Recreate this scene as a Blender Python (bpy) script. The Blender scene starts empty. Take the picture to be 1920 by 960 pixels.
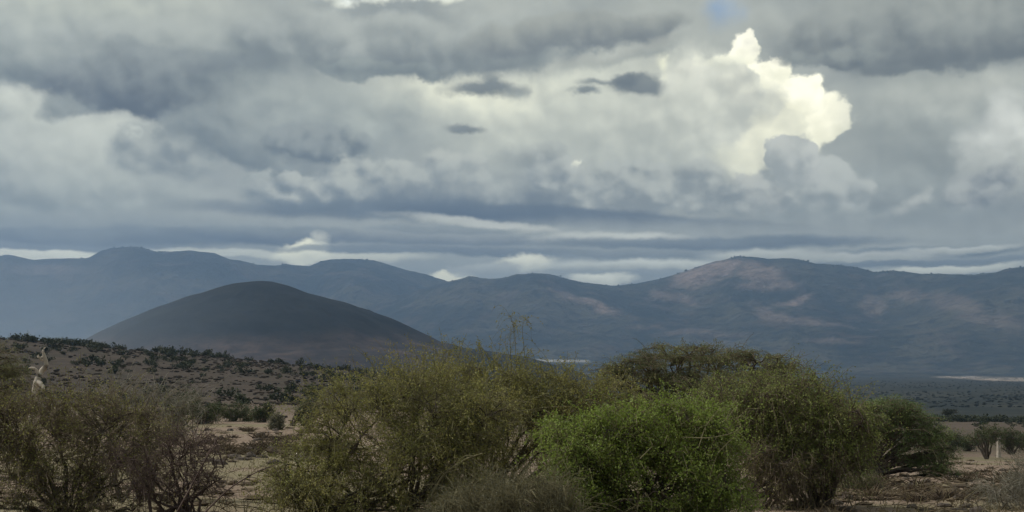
# Savanna with thorn shrubs, a volcanic cone and a mountain range under broken cumulus
import bpy, math, random
import numpy as np

scn = bpy.context.scene
col = scn.collection
F = 2637.0            # focal length in photo pixels (photo 1920 px wide, about 40 degrees across)
HZ = 690.0            # photo row of the eye-level horizon
EYE = 3.0             # eye height over the ground at the camera

# ------------------------------------------------------------------ camera
cam = bpy.data.cameras.new('camera')
cam.sensor_width = 36.0
cam.lens = 36.0 * F / 1920.0
cam.shift_y = (HZ - 480.0) / 1920.0
cam.clip_start = 0.1
cam.clip_end = 90000.0
cam_ob = bpy.data.objects.new('camera', cam)
cam_ob.location = (0, 0, EYE)
cam_ob.rotation_euler = (math.radians(90), 0, 0)
col.objects.link(cam_ob)
scn.camera = cam_ob

scn.view_settings.view_transform = 'Standard'
scn.view_settings.look = 'None'
scn.view_settings.gamma = 1.0
scn.view_settings.exposure = 0.4
scn.view_settings.use_curve_mapping = False
scn.render.engine = 'CYCLES'
scn.cycles.use_denoising = True
scn.cycles.denoising_prefilter = 'ACCURATE'
scn.cycles.use_adaptive_sampling = True
scn.cycles.adaptive_threshold = 0.009
scn.cycles.max_bounces = 6
scn.cycles.diffuse_bounces = 3
scn.cycles.transmission_bounces = 3
scn.cycles.volume_bounces = 1
scn.cycles.sample_clamp_indirect = 4.0

# ------------------------------------------------------------------ sun (high thin cloud in front of it: soft)
SUN_AZ = math.radians(-72.0)      # left of the view direction (+Y), clockwise positive
SUN_EL = math.radians(48.0)
sun = bpy.data.lights.new('sun', 'SUN')
sun.energy = 2.4
sun.angle = math.radians(12.0)
sun.color = (1.0, 0.95, 0.86)
sun_ob = bpy.data.objects.new('sun', sun)
sun_ob.rotation_euler = (math.radians(90) - SUN_EL, 0, math.pi - SUN_AZ)
sun_ob.location = (-40, 20, 60)
col.objects.link(sun_ob)

# ------------------------------------------------------------------ sky
def lin(c):
    c = np.asarray(c, float) / 255.0
    return tuple(np.where(c <= 0.04045, c / 12.92, ((c + 0.055) / 1.055) ** 2.4))

world = bpy.data.worlds.new('World')
scn.world = world
world.use_nodes = True
wt = world.node_tree
wt.nodes.clear()

class NT:
    """small helper that writes node expressions into a tree"""
    def __init__(s, tree): s.t = tree
    def _in(s, sock, v):
        if v is None: return
        if isinstance(v, bpy.types.NodeSocket): s.t.links.new(v, sock)
        else:
            if sock.type == 'RGBA' and len(v) == 3: v = (*v, 1.0)
            sock.default_value = v
    def m(s, op, a, b=None, c=None, clamp=False):
        n = s.t.nodes.new('ShaderNodeMath'); n.operation = op; n.use_clamp = clamp
        for i, v in enumerate((a, b, c)): s._in(n.inputs[i], v)
        return n.outputs[0]
    def v(s, op, a, b=None, c=None):
        n = s.t.nodes.new('ShaderNodeVectorMath'); n.operation = op
        for i, x in enumerate((a, b, c)): s._in(n.inputs[i], x)
        return n.outputs['Value'] if op in ('LENGTH', 'DOT_PRODUCT') else n.outputs[0]
    def scale(s, a, k):
        n = s.t.nodes.new('ShaderNodeVectorMath'); n.operation = 'SCALE'
        s._in(n.inputs[0], a); s._in(n.inputs['Scale'], k)
        return n.outputs[0]
    def xyz(s, x, y, z):
        n = s.t.nodes.new('ShaderNodeCombineXYZ')
        for i, q in enumerate((x, y, z)): s._in(n.inputs[i], q)
        return n.outputs[0]
    def sep(s, a):
        n = s.t.nodes.new('ShaderNodeSeparateXYZ'); s._in(n.inputs[0], a)
        return n.outputs
    def noise(s, vec, scale, detail=4, rough=0.55, lac=2.0, dist=0.0):
        n = s.t.nodes.new('ShaderNodeTexNoise')
        s._in(n.inputs['Vector'], vec); n.inputs['Scale'].default_value = scale
        n.inputs['Detail'].default_value = detail; n.inputs['Roughness'].default_value = rough
        n.inputs['Lacunarity'].default_value = lac; n.inputs['Distortion'].default_value = dist
        return n.outputs[0], n.outputs[1]
    def voro(s, vec, scale, detail=3, rough=0.5, feature='F1'):
        n = s.t.nodes.new('ShaderNodeTexVoronoi'); n.feature = feature
        s._in(n.inputs['Vector'], vec); n.inputs['Scale'].default_value = scale
        if 'Detail' in n.inputs:
            n.inputs['Detail'].default_value = detail; n.inputs['Roughness'].default_value = rough
        return n.outputs
    def ramp(s, fac, a0, a1, b0=0.0, b1=1.0, smooth=True):
        n = s.t.nodes.new('ShaderNodeMapRange'); n.interpolation_type = 'SMOOTHSTEP' if smooth else 'LINEAR'
        s._in(n.inputs[0], fac)
        for i, q in enumerate((a0, a1, b0, b1)): s._in(n.inputs[i + 1], q)
        return n.outputs[0]
    def mix(s, fac, a, b, blend='MIX'):
        n = s.t.nodes.new('ShaderNodeMix'); n.data_type = 'RGBA'; n.blend_type = blend
        s._in(n.inputs[0], fac); s._in(n.inputs[6], a); s._in(n.inputs[7], b)
        return n.outputs[2]

W = NT(wt)
tc = wt.nodes.new('ShaderNodeTexCoord')
d = W.v('NORMALIZE', tc.outputs['Generated'])
dx, dy, dz = W.sep(d)
az = W.m('ARCTAN2', dx, dy)
hyp = W.m('SQRT', W.m('ADD', W.m('MULTIPLY', dx, dx), W.m('MULTIPLY', dy, dy)))
el = W.m('DIVIDE', dz, W.m('MAXIMUM', hyp, 0.02))
# position on the sky: 1 unit = 1000 photo pixels of angle
p = W.xyz(W.m('MULTIPLY', az, F / 1000), W.m('MULTIPLY', el, F / 1000), 0.0)
# noise space on the direction sphere, flattening towards the horizon like a cloud deck seen edge-on
gz = W.m('MULTIPLY_ADD', W.m('LOGARITHM', W.m('ADD', W.m('MAXIMUM', el, -0.03), 0.05), math.e), 0.10, W.m('MULTIPLY', W.m('MINIMUM', el, 1.5), 0.60))
q = W.xyz(dx, dy, gz)
w_lo = W.v('SUBTRACT', W.noise(q, 9.0, 2, 0.5)[1], (0.5, 0.5, 0.5))
w_hi = W.v('SUBTRACT', W.noise(q, 26.0, 7, 0.64)[1], (0.5, 0.5, 0.5))
qb = W.v('ADD', q, W.scale(w_hi, 0.016))
# billows: rounded lumps in three sizes; the second look-up, shifted towards the light, gives each lump a lit and a shaded side
bil = W.m('SUBTRACT', W.voro(qb, 26.0, 2.0, 0.55)[0], 0.50)
bil2 = W.m('SUBTRACT', W.voro(W.v('ADD', qb, (0.0045, 0, 0.0075)), 26.0, 2.0, 0.55)[0], 0.50)
lit = W.m('SUBTRACT', bil2, bil)
wp_soft = W.v('ADD', p, W.v('MULTIPLY_ADD', w_lo, (0.14, 0.08, 0), W.v('MULTIPLY', w_hi, (0.09, 0.07, 0))))
wp_puff = W.v('ADD', p, W.v('MULTIPLY_ADD', w_lo, (0.07, 0.05, 0), W.v('MULTIPLY', w_hi, (0.085, 0.075, 0))))
wp_flat = W.v('ADD', p, W.v('MULTIPLY_ADD', w_lo, (0.22, 0.03, 0), W.v('MULTIPLY', w_hi, (0.13, 0.03, 0))))
wp_tiny = W.v('MULTIPLY_ADD', w_hi, (0.085, 0.06, 0), p)
shade_n = W.m('SUBTRACT', W.noise(qb, 13.0, 4, 0.5)[0], 0.5)

# deck that covers the whole sky, in and out of the picture
n_big = W.noise(q, 6.0, 5, 0.55)[0]
deck = W.mix(W.ramp(n_big, 0.36, 0.64), lin((134, 138, 133)), lin((170, 172, 160)))
# clear-sky blue behind it all (physical sky), shown where the deck opens
sky = wt.nodes.new('ShaderNodeTexSky')
sky.sky_type = 'NISHITA'; sky.sun_disc = False
sky.sun_elevation = SUN_EL; sky.sun_rotation = SUN_AZ
sky.air_density = 1.0; sky.dust_density = 1.5
blue = W.scale(sky.outputs[0], 0.095)

CL = []
def cloud(px, py, rx, ry, soft, top, bot, op=1.0, warp='s', slant=0.0, n=0.45):
    CL.append((px, py, rx, ry, soft, top, bot, op, warp, slant, n))

CREAM = (236, 234, 212); PALE = (208, 210, 197); LT = (186, 190, 182); MID = (158, 164, 162)
GREY = (142, 149, 149); DK = (120, 127, 130); DKR = (104, 110, 117); BLU = (98, 109, 126); BLD = (84, 96, 116)
# back to front; photo pixel centre, radii, edge softness, colour of top and base
cloud(1050, 225, 420, 120, .6, PALE, LT, .85)
cloud(860, 190, 150, 50, .7, (232, 231, 210), PALE, .85)
cloud(180, 275, 240, 75, .5, (198, 201, 192), LT, .9)
cloud(40, 200, 90, 50, .6, (212, 214, 202), LT, .75)
cloud(130, 30, 330, 60, .7, (184, 188, 178), MID, .8)
cloud(760, -8, 260, 16, .5, (230, 234, 228), PALE, .9)
# gap of clear sky over the bright tower
cloud(1350, 30, 34, 30, .8, 'blue', 0, .75)
cloud(1180, -6, 60, 13, .5, 'blue', 0, .9)
# bright cumulus tower
cloud(1345, 215, 150, 125, .2, (214, 215, 203), (190, 193, 185), .95, 'p')
cloud(1400, 320, 60, 44, .3, (232, 231, 210), (220, 220, 202), .9, 's')
cloud(1480, 255, 85, 95, .2, (238, 236, 214), (226, 225, 206), .95, 'p')
cloud(1555, 235, 60, 85, .10, (250, 247, 226), (236, 234, 212), 1.0, 'p')
cloud(1512, 180, 66, 58, .10, (252, 249, 230), (236, 234, 212), 1.0, 'p')
cloud(1455, 130, 58, 44, .10, (252, 249, 230), (230, 229, 208), 1.0, 'p')
cloud(1402, 92, 40, 34, .12, (252, 249, 232), (228, 227, 206), 1.0, 'p')
cloud(1350, 115, 60, 28, .2, (236, 235, 216), (204, 206, 194), .9, 'p')
cloud(1385, 165, 46, 46, .16, (222, 222, 207), (196, 198, 189), .85, 'p')
cloud(1295, 165, 56, 60, .2, (208, 209, 198), (180, 184, 178), .85, 'p')
cloud(1440, 205, 40, 50, .25, (220, 220, 205), (200, 202, 192), .75, 'p')
cloud(1245, 265, 140, 130, .4, (204, 206, 195), (172, 177, 172), .8)
cloud(1238, 127, 26, 26, .5, (236, 235, 212), (228, 228, 206), .85, 'p')
# right flank
cloud(1740, 250, 140, 165, .55, (160, 165, 161), (146, 152, 151), .95)
cloud(1850, 190, 170, 55, .5, (190, 193, 186), MID, .7)
cloud(1890, 290, 75, 100, .4, (212, 214, 208), (180, 184, 179), .9)
cloud(1640, 370, 150, 70, .35, (160, 166, 164), (136, 143, 145), .85)
cloud(1535, 365, 135, 85, .08, (184, 188, 184), (150, 157, 158), .97, 'p')
cloud(1490, 305, 78, 58, .07, (190, 193, 189), (160, 166, 166), .97, 'p')
cloud(1430, 372, 85, 50, .10, (186, 189, 184), (150, 156, 157), .9, 'p')
cloud(1850, 350, 90, 52, .22, (172, 176, 174), (118, 125, 133), .85, 'p')
cloud(1715, 372, 66, 28, .4, (186, 189, 184), (144, 150, 151), .85, 'p', -.3)
cloud(1640, 395, 70, 22, .2, (186, 189, 184), (136, 143, 146), .8, 'p')
cloud(1870, 405, 120, 32, .3, (146, 152, 153), (112, 119, 128), .8, 's')
# dark shelves of the upper left
cloud(30, 115, 110, 50, .3, (152, 158, 155), (104, 112, 116), .9, 's')
cloud(340, 110, 330, 70, .35, (166, 171, 167), (132, 139, 140), .9)
cloud(270, 160, 235, 74, .14, (142, 148, 148), (84, 90, 98), .96, 's')
cloud(115, 198, 85, 26, .5, (146, 152, 150), (118, 125, 127), .88, 'p')
cloud(420, 175, 110, 32, .3, (122, 129, 131), (100, 107, 112), .75)
cloud(470, 130, 90, 28, .45, DK, (108, 115, 119), .6)
cloud(760, 85, 385, 70, .16, (166, 171, 168), (120, 127, 130), .96)
cloud(690, 132, 170, 26, .2, (144, 151, 150), (110, 118, 122), .85, 's')
cloud(1060, 65, 280, 44, .2, (154, 158, 154), (116, 122, 126), .96, 's', -.06)
cloud(1160, 108, 190, 22, .45, (166, 169, 164), (142, 148, 147), .7, 's', -.2)
cloud(1010, 105, 60, 25, .5, (118, 125, 128), (112, 119, 123), .6)
# dark shelf of the upper right
cloud(1775, 52, 345, 86, .14, (150, 155, 153), (108, 114, 118), .97, 's')
cloud(1545, 108, 100, 38, .16, (140, 146, 145), (108, 114, 118), .9, 'p')
cloud(1720, 122, 170, 22, .35, (122, 128, 130), (102, 108, 113), .8, 's', -.12)
cloud(1840, 30, 160, 40, .6, (162, 167, 164), (140, 146, 146), .6)
# middle left cloud with the ragged base
cloud(600, 225, 260, 70, .4, (164, 170, 166), (138, 145, 146), .85)
cloud(335, 288, 125, 74, .16, (166, 171, 167), (132, 139, 141), .95, 'p')
cloud(470, 272, 175, 62, .2, (152, 158, 156), (116, 124, 128), .92, 's', .25)
cloud(585, 262, 115, 52, .18, (144, 150, 150), (104, 112, 118), .92, 'p')
cloud(262, 250, 26, 14, .4, (196, 200, 192), LT, .7, 'p')
# rolls across the middle
cloud(130, 370, 300, 55, .45, (176, 181, 175), (142, 150, 150), .85)
cloud(490, 345, 100, 50, .16, (172, 177, 172), (142, 149, 150), .85, 'p')
cloud(570, 355, 180, 50, .10, (176, 180, 175), (122, 131, 137), .9, 'p')
cloud(710, 345, 180, 64, .12, (180, 184, 178), (116, 126, 135), .9, 'p')
cloud(850, 330, 120, 60, .14, (186, 189, 182), (130, 138, 143), .9, 'p')
cloud(930, 352, 260, 60, .35, (172, 177, 173), (106, 116, 128), .8, 's')
cloud(1000, 290, 80, 35, .4, (156, 161, 160), (134, 141, 142), .75)
cloud(1040, 320, 90, 50, .14, (182, 186, 181), (128, 136, 142), .85, 'p')
cloud(1090, 298, 26, 20, .3, (232, 231, 212), PALE, .9, 'p')
cloud(1200, 345, 190, 62, .16, (180, 184, 179), (138, 145, 148), .9, 'p')
cloud(1330, 380, 120, 36, .2, (184, 188, 183), (130, 138, 143), .8, 'p')
cloud(1600, 412, 260, 26, .4, (150, 157, 157), (122, 130, 137), .75, 'f')
# long blue-grey base
cloud(760, 394, 330, 18, .35, (114, 124, 133), (96, 106, 119), .85, 'f')
cloud(1020, 401, 260, 20, .3, (100, 110, 123), (74, 86, 106), .92, 'f', .06)
cloud(1330, 426, 330, 18, .3, (92, 103, 119), (72, 84, 105), .94, 'f', .06)
cloud(1500, 438, 230, 9, .4, BLU, BLD, .85, 'f')
# layered bands above the mountains
cloud(960, 472, 1500, 58, .35, (176, 181, 177), (158, 165, 164), .75, 'f')
cloud(200, 410, 330, 16, .5, (156, 162, 160), (136, 144, 147), .7, 'f')
cloud(220, 442, 300, 20, .25, (128, 137, 143), (98, 108, 120), .92, 'f')
cloud(520, 440, 160, 18, .25, (138, 146, 149), (96, 106, 120), .9, 'f')
cloud(80, 461, 330, 8, .4, (126, 135, 142), (104, 114, 126), .85, 'f')
cloud(800, 446, 260, 15, .35, (152, 158, 159), (108, 117, 128), .85, 'f')
cloud(890, 416, 130, 11, .4, (206, 208, 200), LT, .8, 'f', .1)
cloud(950, 428, 110, 10, .4, (202, 204, 196), MID, .8, 'f', .1)
cloud(820, 428, 130, 8, .4, (140, 148, 151), (128, 136, 142), .7, 'f')
cloud(1150, 448, 150, 15, .3, (210, 212, 203), MID, .85, 'f')
cloud(1350, 452, 330, 12, .4, (118, 128, 137), (94, 105, 120), .85, 'f')
cloud(930, 470, 140, 9, .4, (120, 129, 137), (98, 108, 121), .85, 'f')
cloud(1180, 474, 190, 9, .4, (136, 144, 148), (116, 125, 134), .75, 'f')
cloud(1740, 470, 170, 11, .4, (124, 133, 140), (102, 112, 124), .85, 'f')
cloud(1450, 474, 110, 8, .5, (210, 212, 203), LT, .8, 'f')
cloud(1820, 464, 90, 6, .5, (214, 216, 208), LT, .8, 'f')
# bright slot along the ridge
cloud(70, 474, 175, 10, .3, (232, 232, 214), (222, 223, 206), .9, 'f')
cloud(420, 476, 170, 8, .4, (226, 227, 212), (216, 218, 204), .65, 'f')
cloud(570, 474, 55, 20, .25, (255, 253, 228), (232, 232, 212), .95, 't')
cloud(603, 452, 14, 14, .8, (238, 237, 220), PALE, .6, 't')
cloud(640, 483, 120, 9, .5, (234, 234, 216), PALE, .7, 'f')
cloud(700, 467, 200, 7, .4, (120, 129, 138), (108, 118, 130), .75, 'f')
cloud(845, 518, 45, 11, .3, (255, 252, 226), (244, 243, 220), .95, 't')
cloud(985, 492, 55, 15, .4, (246, 245, 224), PALE, .9, 't')
cloud(910, 505, 75, 16, .2, (184, 188, 184), (156, 163, 164), .85, 't')
cloud(1130, 522, 62, 13, .3, (248, 247, 228), PALE, .92, 't')
cloud(1200, 495, 160, 10, .4, (224, 226, 214), LT, .88, 'f')
cloud(1240, 511, 110, 8, .4, (156, 163, 166), (144, 152, 156), .7, 'f')
cloud(1640, 478, 130, 10, .4, (208, 210, 202), LT, .8, 'f')
cloud(1780, 504, 125, 8, .4, (236, 236, 220), PALE, .9, 'f')
cloud(1700, 490, 150, 6, .4, (116, 126, 136), (102, 112, 125), .8, 'f')
cloud(1860, 489, 80, 7, .4, (134, 142, 148), (118, 127, 135), .75, 'f')
# small dark scraps in front of the glow
cloud(905, 167, 66, 13, .6, (118, 124, 128), (96, 103, 108), .9, 't')
cloud(915, 153, 14, 16, .7, (124, 130, 132), DK, .75, 't')
cloud(968, 172, 22, 12, .8, (140, 145, 144), GREY, .7, 't')
cloud(1195, 160, 50, 19, .4, (112, 119, 123), (98, 105, 112), .85, 't')
cloud(1170, 152, 24, 12, .5, (116, 122, 126), (106, 113, 118), .85, 't')
cloud(1100, 172, 22, 9, .6, (120, 127, 130), (110, 117, 121), .88, 't')
cloud(1120, 154, 30, 6, .8, DK, (108, 115, 120), .75, 't')
cloud(863, 241, 28, 8, .6, (124, 130, 132), (112, 118, 122), .85, 't')
# soft relief of the general deck
rel_l = W.m('MAXIMUM', W.m('MULTIPLY_ADD', shade_n, 0.24, W.m('MULTIPLY_ADD', lit, 0.16, 1.0)), 0.4)
deck_l = W.scale(deck, rel_l)

def background(c):
    b = wt.nodes.new('ShaderNodeBackground')
    b.inputs['Strength'].default_value = 0.1
    wt.links.new(W.scale(c, 10.0), b.inputs['Color'])
    return b.outputs[0]

def cc(c):
    '''cloud brightness above the haze, which softens it on the way to the eye'''
    l_ = np.asarray(lin(c)); w_ = min(1.0, l_[1] / 0.8)
    return tuple(1.24 * (np.array([1.10, 1.01, 0.85]) * (1 - w_) + np.array([1.01, 1.0, 0.97]) * w_) * l_ ** 1.25)

def tile(x0, x1, y0, y1):
    '''clouds of one stretch of sky as a node group (only those that reach into it)'''
    g = bpy.data.node_groups.new('cloud_tile', 'ShaderNodeTree')
    ins = (('soft', 'Vector'), ('puff', 'Vector'), ('flat', 'Vector'), ('tiny', 'Vector'), ('shade', 'Float'), ('billow', 'Float'), ('lit', 'Float'), ('deck', 'Color'), ('blue', 'Color'))
    for nm, ty in ins: g.interface.new_socket(nm, in_out='INPUT', socket_type='NodeSocket' + ty)
    g.interface.new_socket('sky', in_out='OUTPUT', socket_type='NodeSocketColor')
    gi = g.nodes.new('NodeGroupInput'); go = g.nodes.new('NodeGroupOutput')
    T = NT(g)
    I = gi.outputs
    warp_of = {'s': I[0], 'p': I[1], 'f': I[2], 't': I[3]}
    sh, bi, li, out, blue_ = I[4], I[5], I[6], I[7], I[8]
    for (px, py, rx, ry, soft, top, bot, op, warp, slant, nn) in CL:
        mx = rx * (1 + soft) + 70; my = ry * (1 + soft) + abs(slant) * rx + 45
        if px + mx < x0 or px - mx > x1 or py + my < y0 or py - my > y1: continue
        a0 = math.atan((px - 960) / F)
        cx = a0 * F / 1000 + (x0 + 3 * y0) * 1e-9      # (keeps the tiles' nodes apart when the renderer merges equal ones)
        cy = (HZ - py) / 1000 * math.cos(a0)
        wp = warp_of[warp]
        if slant:
            rel0 = T.v('SUBTRACT', wp, (cx, cy, 0))
            rel = T.xyz(T.v('DOT_PRODUCT', rel0, (1000 / rx, 0, 0)), T.v('DOT_PRODUCT', rel0, (slant * 1000 / ry, 1000 / ry, 0)), 0.0)
        else:
            rel = T.v('MULTIPLY_ADD', wp, (1000 / rx, 1000 / ry, 0), (-cx * 1000 / rx, -cy * 1000 / ry, 0))
        dist_ = T.v('LENGTH', rel)
        if warp == 'p': dist_ = T.m('MULTIPLY_ADD', bi, 34.0 / min(rx, ry), dist_)        # lumpy cumulus outline
        elif warp == 's': dist_ = T.m('MULTIPLY_ADD', bi, 20.0 / min(rx, ry), dist_)
        mask = T.ramp(dist_, 1 + soft, max(1 - soft, 0.0), 0, op)
        if top == 'blue': c = blue_
        else:
            yy = T.m('MULTIPLY_ADD', sh, nn * 2.2, T.v('DOT_PRODUCT', rel, (0, 1, 0)))
            if warp in 'ps': yy = T.m('MULTIPLY_ADD', li, 2.2 if warp == 'p' else 0.7, yy)
            c = T.mix(T.ramp(yy, -0.9, 0.9), cc(bot), cc(top))
        out = T.mix(mask, out, c)
    g.links.new(out, go.inputs[0])
    n = wt.nodes.new('ShaderNodeGroup'); n.node_tree = g
    for i, sck in enumerate((wp_soft, wp_puff, wp_flat, wp_tiny, shade_n, bil, lit, deck, blue)): wt.links.new(sck, n.inputs[i])
    # the placed clouds melt into the general deck well outside the picture
    c = W.mix(in_view, deck, n.outputs[0])
    return background(W.scale(c, rel_l))

def choose(fac, a, b):
    n = wt.nodes.new('ShaderNodeMixShader')
    wt.links.new(fac, n.inputs[0]); wt.links.new(a, n.inputs[1]); wt.links.new(b, n.inputs[2])
    return n.outputs[0]

ue = W.v('LENGTH', W.v('MULTIPLY_ADD', p, (1 / 1.30, 1 / 0.62, 0), (0, -0.40, 0)))
in_view = W.ramp(ue, 1.12, 0.90)
pu, pv, _z = W.sep(p)
xs = [-800, 330, 700, 1060, 1450, 2800]
ys = [-500, 390, 800]
step = lambda a, k: W.m('GREATER_THAN', a, k)
rows = []
for r in range(2):
    cols = [tile(xs[k], xs[k + 1], ys[r], ys[r + 1]) for k in range(5)]
    acc = cols[0]
    for k in range(1, 5):
        acc = choose(step(pu, math.atan((xs[k] - 960) / F) * F / 1000), acc, cols[k])
    rows.append(acc)
placed = choose(step(pv, 0.300), rows[1], rows[0])
placed_or_deck = choose(step(in_view, 0.0), background(deck_l), placed)
wo = wt.nodes.new('ShaderNodeOutputWorld')
wt.links.new(placed_or_deck, wo.inputs['Surface'])
world.cycles.sampling_method = 'MANUAL'
world.cycles.sample_map_resolution = 512

# ------------------------------------------------------------------ helpers
rng = np.random.default_rng(11)

def hash2(ix, iy, seed):
    h = (ix * 374761393 + iy * 668265263 + seed * 2147483647) & 0xFFFFFFFF
    h = ((h ^ (h >> 13)) * 1274126177) & 0xFFFFFFFF
    return ((h ^ (h >> 16)) & 0xFFFF) / 65535.0

def vnoise(x, y, seed=0):
    """smooth value noise in -1..1"""
    x = np.asarray(x, float); y = np.asarray(y, float)
    ix = np.floor(x).astype(np.int64); iy = np.floor(y).astype(np.int64)
    fx = x - ix; fy = y - iy
    fx = fx * fx * fx * (fx * (fx * 6 - 15) + 10); fy = fy * fy * fy * (fy * (fy * 6 - 15) + 10)
    a = hash2(ix, iy, seed); b = hash2(ix + 1, iy, seed); c = hash2(ix, iy + 1, seed); e = hash2(ix + 1, iy + 1, seed)
    return ((a * (1 - fx) + b * fx) * (1 - fy) + (c * (1 - fx) + e * fx) * fy) * 2 - 1

def fbm(x, y, seed=0, octs=5, gain=0.5):
    s = 0; a = 1; t = 0
    for o in range(octs):
        s = s + a * vnoise(x * 2 ** o + 17.3 * o, y * 2 ** o - 9.1 * o, seed + o); t += a; a *= gain
    return s / t

def ridged(x, y, seed=0, octs=5, gain=0.55):
    s = 0; a = 1; t = 0
    for o in range(octs):
        s = s + a * (1 - np.abs(vnoise(x * 2 ** o + 5.7 * o, y * 2 ** o + 3.3 * o, seed + o))); t += a; a *= gain
    return s / t

def sstep(a, b, x):
    t = np.clip((np.asarray(x, float) - a) / (b - a), 0, 1)
    return t * t * (3 - 2 * t)

def mesh_from(name, verts, faces, mat, smooth=True, attrs=None):
    """faces: list of (n,k) int arrays"""
    me = bpy.data.meshes.new(name)
    verts = np.asarray(verts, np.float32)
    faces = [np.asarray(f, np.int32) for f in faces if len(f)]
    loops = np.concatenate([f.ravel() for f in faces])
    sizes = np.concatenate([np.full(len(f), f.shape[1], np.int32) for f in faces])
    me.vertices.add(len(verts)); me.vertices.foreach_set('co', verts.ravel())
    me.loops.add(len(loops)); me.loops.foreach_set('vertex_index', loops)
    me.polygons.add(len(sizes))
    me.polygons.foreach_set('loop_start', np.concatenate([[0], np.cumsum(sizes)[:-1]]).astype(np.int32))
    me.polygons.foreach_set('use_smooth', np.full(len(sizes), smooth))
    for k, v in (attrs or {}).items():
        at = me.attributes.new(k, 'FLOAT', 'POINT'); at.data.foreach_set('value', np.asarray(v, np.float32).ravel())
    me.update(calc_edges=True)
    if mat: me.materials.append(mat)
    return me

def obj(name, me, parent=None, loc=None):
    o = bpy.data.objects.new(name, me)
    col.objects.link(o)
    if parent is not None: o.parent = parent
    if loc is not None: o.location = loc
    return o

def tag(o, label=None, cat=None, group=None, kind=None):
    if label: o['label'] = label
    if cat: o['category'] = cat
    if group: o['group'] = group
    if kind: o['kind'] = kind
    return o

def grid_faces(nr, nc, wrap=False):
    r, c = np.meshgrid(np.arange(nr - 1), np.arange(nc if wrap else nc - 1), indexing='ij')
    a = (r * nc + c).ravel(); b = (r * nc + (c + 1) % nc).ravel()
    return np.stack([a, b, b + nc, a + nc], 1)

# ------------------------------------------------------------------ materials
def material(name):
    m = bpy.data.materials.new(name); m.use_nodes = True
    t = m.node_tree; t.nodes.clear()
    o = t.nodes.new('ShaderNodeOutputMaterial')
    return m, NT(t), o

def attr(N, name):
    a = N.t.nodes.new('ShaderNodeAttribute'); a.attribute_name = name
    return a.outputs['Fac']

def bsdf(N, out, color, rough=0.85, spec=0.2, bump=None, bump_d=0.1, bump_s=0.5, trans=0.0):
    b = N.t.nodes.new('ShaderNodeBsdfPrincipled')
    N._in(b.inputs['Base Color'], color)
    N._in(b.inputs['Roughness'], rough)
    b.inputs['Specular IOR Level'].default_value = spec
    if bump is not None:
        bn = N.t.nodes.new('ShaderNodeBump'); bn.inputs['Strength'].default_value = bump_s; bn.inputs['Distance'].default_value = bump_d
        N._in(bn.inputs['Height'], bump); N.t.links.new(bn.outputs[0], b.inputs['Normal'])
    s = b.outputs[0]
    if trans:
        tr = N.t.nodes.new('ShaderNodeBsdfTranslucent'); N._in(tr.inputs[0], color)
        mx = N.t.nodes.new('ShaderNodeMixShader'); mx.inputs[0].default_value = trans
        N.t.links.new(s, mx.inputs[1]); N.t.links.new(tr.outputs[0], mx.inputs[2]); s = mx.outputs[0]
    N.t.links.new(s, out.inputs['Surface'])

def wpos(N):
    g = N.t.nodes.new('ShaderNodeNewGeometry')
    return g.outputs['Position']

def leaf_mat(name, dark, mid, light, trans=0.25, rough=0.6):
    """leaf colour differs from spray to spray through the mesh attribute 'tint'"""
    m, N, o = material(name)
    t = attr(N, 'tint')
    c = N.mix(N.ramp(t, 0.0, 0.5, smooth=False), dark, mid)
    c = N.mix(N.ramp(t, 0.5, 1.0, smooth=False), c, light)
    bsdf(N, o, c, rough, 0.25, trans=trans)
    return m

def bark_mat(name, a, b, scale=18.0):
    m, N, o = material(name)
    ps = wpos(N)
    n1 = N.noise(N.v('MULTIPLY', ps, (1, 1, 0.35)), scale, 4, 0.6)[0]
    c = N.mix(N.ramp(n1, 0.35, 0.65), a, b)
    bsdf(N, o, c, 0.9, 0.15, bump=n1, bump_d=0.01, bump_s=0.6)
    return m

# ------------------------------------------------------------------ ground: one sheet from the camera to behind the mountains
LD = np.log(np.array([1, 15, 29, 45, 65, 100, 190, 300, 450, 600, 760, 1050, 1500, 3000, 6000, 20000.]))
ZR = np.array([0.0, 0.0, 0.0, -.8, -1.8, -3.6, -8.5, -12., -16.2, -18.8, -24, -35, -35, -35.5, -36, -36.])
ZL = np.array([0.0, 0.0, -.1, -.75, -1.2, -2.0, -3.2, -4.2, -3.2, -1.0, -6, -33, -35, -35.5, -36, -36.])

def ground_z(x, y):
    x = np.asarray(x, float); y = np.asarray(y, float)
    r = np.hypot(x, y); r = np.maximum(r, 1.0)
    u = np.arctan2(x, y)
    l = np.log(r)
    right = np.interp(l, LD, ZR); left = np.interp(l, LD, ZL)
    s = 1 - sstep(-0.10, 0.13, u)
    z = right * (1 - s) + left * s
    crest = 16.0 * np.clip((-u - 0.07) / 0.27, 0, 1.25) ** 0.9
    prof = np.where(r < 640, sstep(250, 640, r), 1 - sstep(640, 1000, r))
    # the shoulder fades out behind the camera's back
    z = z + crest * prof * (1 - sstep(0.7, 1.2, np.abs(u)))
    near = np.exp(-r / 900.0)
    z = z + near * (0.10 * fbm(x / 7, y / 7, 3, 4) * sstep(5, 25, r) + 0.55 * fbm(x / 60, y / 60, 5, 3) * sstep(40, 160, r))
    z = z + 0.03 * fbm(x / 0.9, y / 0.9, 9, 3) * np.exp(-r / 90.0)
    return z

def pix(px, py, dist):
    """world point at photo pixel (px, py), dist metres ahead"""
    return np.array([(px - 960) / F * dist, dist, EYE + (HZ - py) / F * dist])

def on_ground(px, dist):
    x = (px - 960) / F * dist
    return np.array([x, dist, float(ground_z(x, dist))])

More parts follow.
